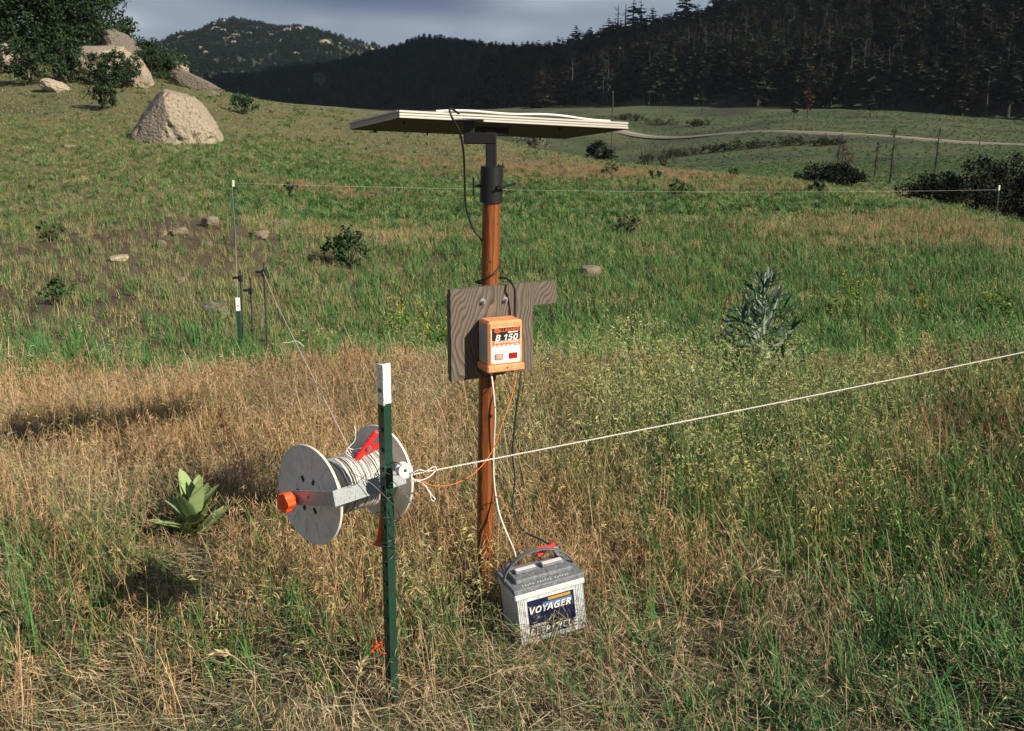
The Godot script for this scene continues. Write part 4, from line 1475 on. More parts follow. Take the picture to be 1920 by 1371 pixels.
func build_station() -> void:
	# pole
	var pole := thing("wooden_pole", POLE_FOOT, "round orange-brown wooden pole carrying the solar panel and charger board", "pole")
	var s := Shape.new()
	var path := []
	var radii := []
	for i in 15:
		var t := i / 14.0
		path.append(Vector3(0, -0.15, 0).lerp(POLE_HEAD - POLE_FOOT, t) + Vector3(sin(t * 9.0) * 0.0012, 0, cos(t * 7.0) * 0.0012))
		radii.append(0.0282 + 0.0006 * sin(t * 23.0))
	s.tube(path, radii, 28)
	put("shaft", s.mesh(), mats.pole_wood, pole)
	for q in [[0.62, 0.6, 0.007], [0.98, 1.2, 0.006], [1.13, 0.1, 0.005], [0.42, 1.0, 0.006], [0.30, -0.2, 0.006], [1.25, 0.8, 0.005]]:
		var k := Shape.new()
		k.lathe([[0.0, 0.003], [q[2] * 0.6, 0.0026], [q[2], 0.0]], 10)
		var out := Vector3(sin(q[1]), 0, cos(q[1]))
		var b := Basis(Vector3.UP.cross(out), out, Vector3.UP.cross(out).cross(out))
		put("knot", k.mesh(), mats.bark, pole, Transform3D(b, (POLE_HEAD - POLE_FOOT) * (q[0] / 1.34) + out * 0.0275))
	# panel on its mast fitting
	var panel := thing("solar_panel", Vector3(-0.066, 1.315, -3.392), "flat framed solar panel seen from below, on a cranked black bracket", "solar panel")
	var o := panel.position
	var collar := Shape.new()
	collar.lathe([[0.0, 0.112], [0.031, 0.112], [0.0355, 0.110], [0.0355, 0.0], [0.0305, 0.0], [0.0305, 0.09]], 32, Transform3D(Basis(Vector3.FORWARD, 0.026), Vector3.ZERO))
	put("collar", collar.mesh(), mats.black_steel, panel)
	var arm := Shape.new()
	arm.box(Vector3(0.001, 0.145, 0), Vector3(0.034, 0.074, 0.034), Basis(), 0.003)
	put("mast", arm.mesh(), mats.black_steel, panel)
	var arm2 := Shape.new()
	arm2.box(Vector3(-0.033, 0.1975, 0), Vector3(0.102, 0.034, 0.036), Basis(), 0.003)
	put("crank_arm", arm2.mesh(), mats.black_steel, panel)
	var arm3 := Shape.new()
	arm3.box(Vector3(-0.067, 0.2285, -0.001), Vector3(0.033, 0.05, 0.034), Basis(), 0.003)
	arm3.box(Vector3(-0.067, 0.253, -0.06), Vector3(0.09, 0.006, 0.22), Basis(), 0.001)
	put("stub", arm3.mesh(), mats.black_steel, panel)
	var scr := Shape.new()
	scr.tube([Vector3(-0.034, 0.052, 0.006), Vector3(-0.052, 0.052, 0.010)], 0.0045, 8)
	scr.box(Vector3(-0.0545, 0.050, 0.011), Vector3(0.006, 0.060, 0.008), Basis(), 0.002)
	put("clamp_screw", scr.mesh(), mats.black_steel, panel)
	var scr2 := Shape.new()
	scr2.tube([Vector3(0.018, 0.048, 0.030), Vector3(0.034, 0.052, 0.042)], 0.006, 8)
	scr2.tube([Vector3(0.020, 0.046, 0.044), Vector3(0.078, 0.062, 0.030)], 0.0042, 8)
	put("clamp_screw", scr2.mesh(), mats.black_steel, panel)
	var face := Transform3D(Basis.from_euler(Vector3(-0.103, 0.54, -0.048)), Vector3(-0.072, 1.545, -3.70) - o)
	var L := 0.86
	var W := 0.39
	var sheet := Shape.new()
	sheet.box(Vector3(0, -0.006, -0.003), Vector3(L - 0.010, 0.012, W - 0.012))
	put("back_sheet", sheet.mesh(), mats.panel_back, panel, face)
	var glass := Shape.new()
	glass.box(Vector3(0, 0.006, 0), Vector3(L - 0.022, 0.004, W - 0.022))
	put("cells", glass.mesh(), mats.solar_glass, panel, face)
	for q in [[0, 1], [0, -1], [1, 1], [1, -1]]:
		var f := Shape.new()
		for k in 3:                                    # an extruded edge: three lips with grooves between
			var y := -0.0065 + 0.0080 * k
			var proud := 0.0 if k == 1 else 0.002
			if q[0] == 0:
				f.box(Vector3(0, y, q[1] * (W / 2 - 0.004 + proud * 0.5)), Vector3(L + proud, 0.0072, 0.012 + proud), Basis(), 0.001)
			else:
				f.box(Vector3(q[1] * (L / 2 - 0.004 + proud * 0.5), y, 0), Vector3(0.012 + proud, 0.0070, W - 0.014), Basis(), 0.001)
		put("frame_side", f.mesh(), mats.aluminium, panel, face)
	var jb := Shape.new()
	jb.box(Vector3(-0.02, -0.016, 0.02), Vector3(0.11, 0.026, 0.09), Basis(), 0.004)
	put("junction_box", jb.mesh(), mats.black_plastic, panel, face)
	for q in [[-0.36, -0.15], [-0.16, -0.16], [0.02, -0.16], [0.30, -0.16], [-0.38, 0.12], [0.18, 0.15]]:
		var bt := Shape.new()
		bt.lathe([[0.0, 0.0], [0.006, 0.0], [0.006, -0.006], [0.003, -0.007], [0.003, -0.013], [0.0, -0.013]].map(func(e): return [e[0], -e[1]]), 8, Transform3D(Basis(Vector3.RIGHT, PI), Vector3.ZERO))
		put("bolt", bt.mesh(), mats.black_steel, panel, face * Transform3D(Basis(), Vector3(q[0], -0.009, q[1])))
	var wc := []
	for i in 13:
		var t := i / 12.0
		wc.append(Vector3(lerpf(-0.30, 0.36, t), 0.0165 + 0.007 * sin(PI * t) + 0.003 * sin(t * 12.0), W / 2 - 0.010 + 0.004 * sin(t * 7.0)))
	put("edge_cord", cable(wc, 0.0040, 6, 3), mats.wire_white, panel, face)
	# board: two weathered planks bolted across the pole
	var turn := Basis(Vector3.UP, deg_to_rad(25.0))
	var front := Vector3(-0.055, 0.0, -3.347)          # on the board's face, in front of the pole
	var board := thing("mounting_board", front + Vector3(0, 0.761, 0), "weathered grey wooden board bolted to the pole", "board")
	board.basis = turn
	var p1 := Shape.new()
	wood_prism(p1, [Vector2(-0.151, -0.004), Vector2(0.0475, 0.004), Vector2(0.0475, 0.296), Vector2(-0.151, 0.292)], -0.024, 0.0, 0.30)
	put("plank", p1.mesh(), mats.board_wood, board)
	var p2 := Shape.new()
	wood_prism(p2, [Vector2(0.0490, 0.004), Vector2(0.137, 0.008), Vector2(0.137, 0.222), Vector2(0.222, 0.224), Vector2(0.222, 0.298), Vector2(0.0490, 0.296)], -0.023, -0.0012, 0.30)
	put("plank", p2.mesh(), mats.board_wood, board)
	var back := Shape.new()
	back.box(Vector3(-0.135, 0.145, -0.0325), Vector3(0.026, 0.26, 0.016), Basis(), 0.001)
	put("batten", back.mesh(), mats.board_wood, board)
	for x in [-0.042, 0.036]:
		var w := Shape.new()
		w.lathe([[0.0, 0.003], [0.0088, 0.003], [0.0095, 0.0022], [0.0095, 0.0]], 20, Transform3D(Basis(Vector3.RIGHT, PI / 2), Vector3.ZERO))
		var washer := put("washer", w.mesh(), mats.galvanised, board, Transform3D(Basis(), Vector3(x, 0.248, 0.0002)))
		var nt := Shape.new()
		nt.lathe([[0.0, 0.016], [0.0030, 0.016], [0.0030, 0.0095], [0.0062, 0.0095], [0.0062, 0.003]], 6, Transform3D(Basis(Vector3.RIGHT, PI / 2), Vector3.ZERO))
		put("nut", nt.mesh(), mats.lead, washer)
	# charger
	var ch := thing("fence_charger", front + Vector3(0, 0.795, 0) + turn * Vector3(0.0005, 0, 0.0), "orange fence charger box with black and white front label", "charger")
	ch.basis = turn
	var c := Shape.new()
	c.box(Vector3(0, 0.0915, 0.0425), Vector3(0.119, 0.143, 0.081), Basis(), 0.007)
	put("case", c.mesh(), mats.orange_case, ch)
	var c2 := Shape.new()
	c2.box(Vector3(0, 0.012, 0.0445), Vector3(0.128, 0.024, 0.088), Basis(), 0.004)
	var foot := put("base_flange", c2.mesh(), mats.orange_case, ch)
	var sc := Shape.new()
	sc.lathe([[0.0, 0.0012], [0.0022, 0.001], [0.0026, 0.0]], 10, Transform3D(Basis(Vector3.RIGHT, PI / 2), Vector3(0.004, 0.013, 0.0885)))
	put("screw", sc.mesh(), mats.label_black, foot)
	var zf := 0.083
	var lab := Shape.new()
	rounded_plate(lab, Vector2(0, 0.0860), Vector2(0.100, 0.1145), 0.010, zf, zf + 0.0006)
	var label := put("front_label", lab.mesh(), mats.label_white, ch)
	tag(label, "black and white printed front label", "")
	var blk := Shape.new()
	rounded_plate(blk, Vector2(0.0005, 0.1215), Vector2(0.097, 0.0415), 0.004, zf + 0.0006, zf + 0.0009)
	put("black_field", blk.mesh(), mats.label_black, label)
	var ob := Shape.new()
	ob.box(Vector3(0.0005, 0.0915, zf + 0.00085), Vector3(0.096, 0.0165, 0.0005))
	put("orange_band", ob.mesh(), mats.orange_print, label)
	words("GALLAGHER", 0.0125, mats.orange_print, label, Vector3(0.002, 0.1345, zf + 0.0013), 0.92, 0.1, "lettering", true)
	var ring := Shape.new()
	ring.lathe([[0.0045, 0.0], [0.0045, 0.0006], [0.0080, 0.0006], [0.0080, 0.0]], 18, Transform3D(Basis(Vector3.RIGHT, PI / 2), Vector3(-0.029, 0.1335, zf + 0.0009)))
	put("emblem", ring.mesh(), mats.orange_print, label)
	var bar := Shape.new()
	bar.box(Vector3(0.024, 0.1265, zf + 0.0011), Vector3(0.034, 0.0036, 0.0005))
	put("print_bar", bar.mesh(), mats.label_white, label)
	words("B 150", 0.0205, mats.label_white, label, Vector3(0.002, 0.1105, zf + 0.0013), 1.12, 0.24, "lettering", true)
	words("POWER", 0.0075, mats.label_white, label, Vector3(0.026, 0.0950, zf + 0.0013), 1.0, 0.0, "lettering", true)
	for k in 6:
		var d := Shape.new()
		d.box(Vector3(-0.036 + 0.0078 * k, 0.0950 + 0.0008 * (k % 2), zf + 0.0012), Vector3(0.0052, 0.0052 - 0.001 * (k % 3), 0.0005))
		put("print_mark", d.mesh(), mats.label_white, label)
		var d2 := Shape.new()
		d2.box(Vector3(-0.038 + 0.0152 * k, 0.0862 + 0.0006 * (k % 2), zf + 0.0012), Vector3(0.0105, 0.0030, 0.0005))
		put("print_mark", d2.mesh(), mats.label_white, label)
	for q in [[0.0, 0.0755, 0.016], [-0.004, 0.0705, 0.030], [0.002, 0.0660, 0.05], [-0.026, 0.0375, 0.026], [0.026, 0.0365, 0.028]]:
		var d := Shape.new()
		d.box(Vector3(q[0], q[1], zf + 0.0008), Vector3(q[2], 0.0014, 0.0004))
		put("print_line", d.mesh(), mats.print_grey, label)
	for q in [[-0.024, "amber_lens"], [0.025, "red_lens"]]:
		var ln := Shape.new()
		ln.box(Vector3(q[0], 0.0505, zf + 0.0020), Vector3(0.0285, 0.0185, 0.0042), Basis(), 0.0015)
		var lens := put("indicator_lens", ln.mesh(), mats[q[1]], ch)
		tag(lens, "dark red indicator lens" if q[1] == "red_lens" else "pale amber indicator lens", "")
		if q[1] == "amber_lens":
			var inn := Shape.new()
			inn.box(Vector3(q[0] + 0.001, 0.0515, zf + 0.0043), Vector3(0.017, 0.0095, 0.0006))
			put("lens_plate", inn.mesh(), mats.label_grey, lens)
	var sl := Shape.new()
	rounded_plate(sl, Vector2(0, 0), Vector2(0.058, 0.116), 0.012, 0.0, 0.0006)
	var side := put("side_label", sl.mesh(), mats.label_grey, ch, Transform3D(Basis(Vector3.UP, -PI / 2), Vector3(-0.0597, 0.089, 0.043)))
	for k in 9:
		var d := Shape.new()
		d.box(Vector3(0.003 * sin(k * 2.0), 0.040 - 0.0098 * k, 0.0009), Vector3(0.030 + 0.008 * sin(k * 3.0), 0.0012, 0.0004))
		put("print_line", d.mesh(), mats.print_grey, side)
	for q in [[-0.030, "lead"], [0.012, "lead"], [0.040, "red_plastic"]]:
		var tm := Shape.new()
		tm.tube([Vector3(q[0], 0.002, 0.045), Vector3(q[0], -0.014, 0.045)], 0.0055, 8)
		put("terminal", tm.mesh(), mats[q[1]], ch)


func wood_prism(s: Shape, outline: Array, z0: float, z1: float, span: float) -> void:
	# a plank whose texture runs over its face
	var flat := PackedVector2Array(outline)
	var ids := Geometry2D.triangulate_polygon(flat)
	s.st.set_smooth_group(-1)
	for i in range(0, ids.size(), 3):
		var q := [flat[ids[i]], flat[ids[i + 1]], flat[ids[i + 2]]]
		if (q[1] - q[0]).cross(q[2] - q[0]) > 0.0:
			q.reverse()
		for z in [z1, z0]:
			var t := q.duplicate()
			if z == z0:
				t.reverse()
			for p in t:
				s.vert(Vector3(p.x, p.y, z), Vector2(p.x / span + 0.52, 1.0 - p.y / span))
	for i in flat.size():
		var a := flat[i]
		var b := flat[(i + 1) % flat.size()]
		var n := Vector3(b.y - a.y, a.x - b.x, 0)
		var pts := [Vector3(a.x, a.y, z1), Vector3(b.x, b.y, z1), Vector3(b.x, b.y, z0), Vector3(a.x, a.y, z0)]
		var uvs := [Vector2(a.x / span + 0.52, 1.0 - a.y / span), Vector2(b.x / span + 0.52, 1.0 - b.y / span), Vector2(b.x / span + 0.55, 1.0 - b.y / span), Vector2(a.x / span + 0.55, 1.0 - a.y / span)]
		var order := [0, 1, 2, 0, 2, 3]
		if (pts[1] - pts[0]).cross(pts[2] - pts[0]).dot(n) > 0.0:
			order = [0, 2, 1, 0, 3, 2]
		for k in order:
			s.vert(pts[k], uvs[k])


func rounded_plate(s: Shape, at: Vector2, size: Vector2, r: float, z0: float, z1: float) -> void:
	var pts := []
	for q in [[1, -1, -PI / 2], [1, 1, 0.0], [-1, 1, PI / 2], [-1, -1, PI]]:
		for k in 5:
			var a: float = q[2] + k * PI / 8
			pts.append(at + Vector2(q[0] * (size.x / 2 - r), q[1] * (size.y / 2 - r)) + Vector2(cos(a), sin(a)) * r)
	s.prism(pts, z0, z1)


# ------------------------------------------------------------------ the reel of polywire and the steel post it hangs on
const REEL_AT := Vector3(-0.542, 0.596, -2.70)


func build_steel_post(at: Vector3, height: float, turn: float, lean: float, white: float, label: String, group: String) -> Node3D:
	var t := thing("steel_post", at, label, "fence post", group)
	t.rotation = Vector3(0, turn, lean)
	var outline := [Vector2(-0.018, 0.0), Vector2(-0.0032, -0.0035), Vector2(-0.0028, -0.034), Vector2(0.0028, -0.034), Vector2(0.0032, -0.0035), Vector2(0.018, 0.0), Vector2(0.018, 0.0032), Vector2(-0.018, 0.0032)]
	var up := Transform3D(Basis(Vector3(1, 0, 0), Vector3(0, 0, 1), Vector3(0, 1, 0)), Vector3.ZERO)
	var a := Shape.new()
	a.prism(outline, -0.25, height - white, up)
	put("shaft", a.mesh(), mats.post_green, t)
	var b := Shape.new()
	b.prism(outline.map(func(p): return p * 1.012), height - white, height, up)
	put("painted_tip", b.mesh(), mats.post_white, t)
	var st := Shape.new()
	st.box(Vector3(0, 0, 0.0066), Vector3(0.012, 0.010, 0.007), Basis(), 0.002)
	var sm := st.mesh()
	var y := 0.06
	while y < height - 0.02:
		put("stud", sm, mats.post_green, t, Transform3D(Basis(), Vector3(0, y, 0)))
		y += 0.053
	return t


func build_reel_and_post() -> void:
	build_steel_post(Vector3(-0.334, 0.0, -2.618), 0.975, deg_to_rad(-52.0), -0.004, 0.105, "green steel T-post with white tip holding the wire reel", "steel T-posts").scale = Vector3(0.80, 1.0, 0.80)
	var reel := thing("wire_reel", REEL_AT, "pale plastic reel wound with white polywire on a galvanised bracket", "reel")
	reel.basis = Basis(Vector3.UP, deg_to_rad(47.0))
	var to_x := Basis(Vector3(0, -1, 0), Vector3(1, 0, 0), Vector3(0, 0, 1))      # lathe axis y -> x
	for e in [[0.0, -1.0], [0.245, 1.0]]:
		var f := Shape.new()
		f.lathe([[0.012, -0.0025], [0.012, 0.004], [0.040, 0.004], [0.044, 0.0025], [0.130, 0.0025], [0.132, 0.0045], [0.1375, 0.0040], [0.1385, 0.0], [0.1375, -0.0035], [0.132, -0.0035], [0.130, -0.0020], [0.012, -0.0025]], 64, Transform3D(to_x.scaled_local(Vector3(1, e[1], e[1])), Vector3.ZERO))
		var fl := put("flange", f.mesh(), mats.reel_plastic, reel, Transform3D(Basis(), Vector3(e[0], 0, 0)))
		for k in 12:
			var rb := Shape.new()
			var a := TAU * k / 12 + 0.2
			rb.box(Vector3(e[1] * 0.0033, cos(a) * 0.100, sin(a) * 0.100), Vector3(0.0036, 0.050, 0.0032), Basis(Vector3.RIGHT, a), 0.0008)
			put("rib", rb.mesh(), mats.reel_plastic, fl)
		for k in 6:
			var sl := Shape.new()
			var a := TAU * k / 6 + 0.5
			sl.box(Vector3(e[1] * 0.0030, cos(a) * 0.046, sin(a) * 0.046), Vector3(0.0028, 0.018, 0.010), Basis(Vector3.RIGHT, a), 0.0005)
			put("slot", sl.mesh(), mats.black_plastic, fl)
		var rg := Shape.new()
		rg.lathe([[0.055, 0.0], [0.055, 0.0042], [0.0575, 0.0042], [0.0575, 0.0]], 48, Transform3D(to_x.scaled_local(Vector3(1, e[1], e[1])), Vector3.ZERO))
		put("hub_ring", rg.mesh(), mats.reel_plastic, fl)
	var core := Shape.new()
	core.tube([Vector3(0.001, 0, 0), Vector3(0.244, 0, 0)], 0.0715, 40, false)
	put("core", core.mesh(), mats.reel_plastic, reel)
	var tape := Shape.new()
	tape.tube([Vector3(0.028, 0, 0), Vector3(0.068, 0, 0)], 0.0735, 40, false)
	put("tape_band", tape.mesh(), mats.tape, reel)
	# windings: crossed turns in two layers
	var w := Shape.new(true)
	var turns := 74.0
	for layer in 2:
		var pts := []
		var steps := int(turns * 18)
		var r0 := 0.0745 + 0.0028 * layer
		var x := 0.0
		for i in steps + 1:
			var t := i / float(steps)
			var a := TAU * turns * t * (1.0 if layer == 0 else -1.0)
			x = lerpf(0.062 + 0.012 * layer, 0.240, t) + 0.0045 * sin(a * 0.31 + layer) + 0.004 * sin(a * 1.0 + t * 40.0) * layer
			var r := r0 + 0.0016 * sin(t * 91.0 + a * 0.17) + (0.004 * smoothstep(0.35, 0.6, t) * (1.0 - smoothstep(0.85, 1.0, t)))
			pts.append(Vector3(clampf(x, 0.058, 0.2405), cos(a) * r, sin(a) * r))
		var i0 := 0
		while i0 < pts.size() - 1:
			var i1 := mini(i0 + 9, pts.size() - 1)
			var u := rng.randf()
			w.col = Color(0.74, 0.73, 0.69) if u < 0.70 else (Color(0.50, 0.50, 0.48) if u < 0.88 else Color(0.12, 0.12, 0.12))
			w.tube(pts.slice(i0, i1 + 1), 0.00115, 4, false)
			i0 = i1
	put("wound_polywire", w.mesh(), mats.polywire, reel)
	var axle := Shape.new()
	axle.tube([Vector3(-0.075, 0, 0), Vector3(0.262, 0, 0)], 0.007, 14)
	put("axle", axle.mesh(), mats.galvanised, reel)
	var br := Shape.new()
	br.box(Vector3(-0.046, 0.004, 0.076), Vector3(0.0035, 0.040, 0.190), Basis(), 0.001)
	br.box(Vector3(0.0725, 0.004, 0.1725), Vector3(0.2405, 0.042, 0.0035), Basis(), 0.001)
	var bracket := put("bracket", br.mesh(), mats.galvanised, reel, Transform3D(Basis(Vector3.RIGHT, -0.23), Vector3.ZERO))
	for q in [[0.020], [0.060]]:
		var rv := Shape.new()
		rv.lathe([[0.0, 0.003], [0.0035, 0.0026], [0.005, 0.0]], 10, Transform3D(Basis(Vector3(0, 0, 1), Vector3(-1, 0, 0), Vector3(0, 1, 0)), Vector3(-0.0479, 0.006, q[0])))
		put("rivet", rv.mesh(), mats.lead, bracket)
	var kn := Shape.new()
	var ol := []
	for k in 30:
		var a := TAU * k / 30
		ol.append(Vector2(cos(a), sin(a)) * (0.0255 + 0.0030 * cos(a * 5.0)))
	kn.prism(ol, -0.012, 0.012, Transform3D(Basis(Vector3.UP, -PI / 2), Vector3(-0.077, 0, 0)))
	kn.tube([Vector3(-0.064, 0, 0), Vector3(-0.048, 0, 0)], [0.017, 0.013], 16)
	var knob := put("knob", kn.mesh(), mats.orange_plastic, reel)
	var kc := Shape.new()
	kc.lathe([[0.0, 0.002], [0.007, 0.0015], [0.008, 0.0]], 14, Transform3D(Basis(Vector3(0, 0, 1), Vector3(-1, 0, 0), Vector3(0, 1, 0)), Vector3(-0.0889, 0, 0)))
	put("knob_cap", kc.mesh(), mats.red_plastic, knob)
	var hd := Shape.new()
	hd.tube(smooth_path([Vector3(0.115, 0.024, 0.166), Vector3(0.110, -0.03, 0.168), Vector3(0.104, -0.085, 0.166), Vector3(0.100, -0.112, 0.165), Vector3(0.096, -0.128, 0.165)], 4), [0.006, 0.0065, 0.007, 0.007, 0.007, 0.0075, 0.0078, 0.008, 0.008, 0.0085, 0.0088, 0.009, 0.0095, 0.011, 0.013, 0.016, 0.019], 12)
	put("crank_handle", hd.mesh(), mats.orange_plastic, reel)
	# red plastic clip on the windings
	var clip := thing("plastic_clip", REEL_AT + reel.basis * Vector3(0.150, 0.080, 0.030), "red plastic spring clip gripping the polywire on the reel", "clip")
	clip.basis = Basis(Vector3.UP, deg_to_rad(8.0))
	for q in [[0.95, 0.0, 0.105], [0.42, -0.012, 0.085]]:
		var j := Shape.new()
		var b := Basis(Vector3(0, 0, 1), q[0])
		j.box(b * Vector3(q[2] * 0.30, 0, 0) + Vector3(0, 0, q[1]), Vector3(q[2], 0.016, 0.018), b, 0.004)
		for k in 4:
			j.box(b * Vector3(q[2] * (0.05 + 0.16 * k), 0.0085, 0) + Vector3(0, 0, q[1]), Vector3(0.004, 0.003, 0.016), b, 0.001)
		put("jaw", j.mesh(), mats.red_plastic, clip)
	var pv := Shape.new()
	pv.tube([Vector3(0.026, 0.022, -0.026), Vector3(0.026, 0.022, 0.014)], 0.006, 10)
	put("pivot", pv.mesh(), mats.lead, clip)
	# tie wire round post and bracket
	var tie := thing("tie_wire", Vector3(-0.334, 0.44, -2.618), "thin dark tie wire wrapped round the green post and bracket", "wire")
	for q in [[0.245, 0.3, 0.020], [0.228, -0.25, 0.021], [0.180, 0.1, 0.020], [0.125, -0.1, 0.0205], [0.060, 0.12, 0.0205], [0.045, -0.08, 0.021], [0.010, 0.25, 0.0215]]:
		var pts := []
		for k in 15:
			var a := TAU * k / 14.0 + 2.0
			pts.append(Vector3(cos(a) * 0.0235, q[0] + q[1] * 0.05 * cos(a + 0.6), -0.012 + sin(a) * 0.0255))
		put("loop", cable(pts, 0.0011, 5, 3), mats.wire_dark, tie)
	put("loose_end", cable([Vector3(-0.085, 0.262, 0.028), Vector3(-0.03, 0.225, 0.020), Vector3(0.012, 0.180, 0.016), Vector3(0.036, 0.148, 0.012), Vector3(0.040, 0.118, 0.010), Vector3(0.010, 0.112, 0.014)], 0.0011, 5), mats.wire_dark, tie)
	put("loose_end", cable([Vector3(0.020, 0.235, 0.010), Vector3(0.055, 0.195, 0.012), Vector3(0.085, 0.160, 0.014)], 0.0010, 5), mats.wire_dark, tie)
	put("loose_end", cable([Vector3(-0.10, 0.265, 0.03), Vector3(-0.085, 0.235, 0.036), Vector3(-0.07, 0.225, 0.034), Vector3(-0.04, 0.250, 0.024)], 0.0010, 5), mats.wire_dark, tie)
	put("loose_end", cable([Vector3(0.018, 0.085, 0.006), Vector3(0.052, 0.075, 0.012), Vector3(0.058, 0.055, 0.010), Vector3(0.02, 0.052, 0.010)], 0.0010, 5), mats.wire_dark, tie)
	# insulator on the post
	var ins := thing("spool_insulator", Vector3(-0.276, 0.705, -2.585), "small white spool insulator tied beside the green post", "insulator")
	var ax := Vector3(0.42, 0.10, 0.90).normalized()
	var sx := Vector3.UP.cross(ax).normalized()
	var xf := Transform3D(Basis(sx, ax, sx.cross(ax)), Vector3.ZERO)
	var sp := Shape.new()
	sp.lathe([[0.0045, 0.010], [0.0165, 0.016], [0.0190, 0.015], [0.0195, 0.011], [0.0180, 0.008], [0.0125, 0.005], [0.0125, -0.006], [0.0185, -0.010], [0.0190, -0.016], [0.0045, -0.017]], 28, xf)
	put("spool", sp.mesh(), mats.label_white, ins)
	var hole := Shape.new()
	hole.tube([ax * -0.02, ax * 0.0105], 0.0044, 12)
	put("pin", hole.mesh(), mats.wire_dark, ins)
	put("hanger", cable([Vector3(0.0, 0.013, 0.0), Vector3(-0.022, 0.018, -0.008), Vector3(-0.046, 0.006, -0.016), Vector3(-0.050, -0.004, 0.0), Vector3(-0.030, -0.012, 0.002), Vector3(0.0, -0.0135, -0.002)], 0.0012, 5), mats.wire_dark, ins)
	# bit of orange plastic low on the post
	var fl2 := thing("orange_scrap", Vector3(-0.362, 0.205, -2.600), "scrap of bright orange plastic caught low beside the green post", "plastic scrap")
	var sc := Leaves.new()
	for k in 7:
		var d := rand_dir() * 0.012
		sc.quad(d, d + rand_dir() * 0.014, d + rand_dir() * 0.016, d + rand_dir() * 0.012, Color(1, 1, 1))
	put("shred", sc.mesh(), mats.orange_plastic, fl2)
	put("thread", cable([Vector3(0, 0, 0), Vector3(0.012, -0.02, 0.0), Vector3(0.024, -0.03, -0.012)], 0.0012, 5), mats.orange_plastic, fl2)


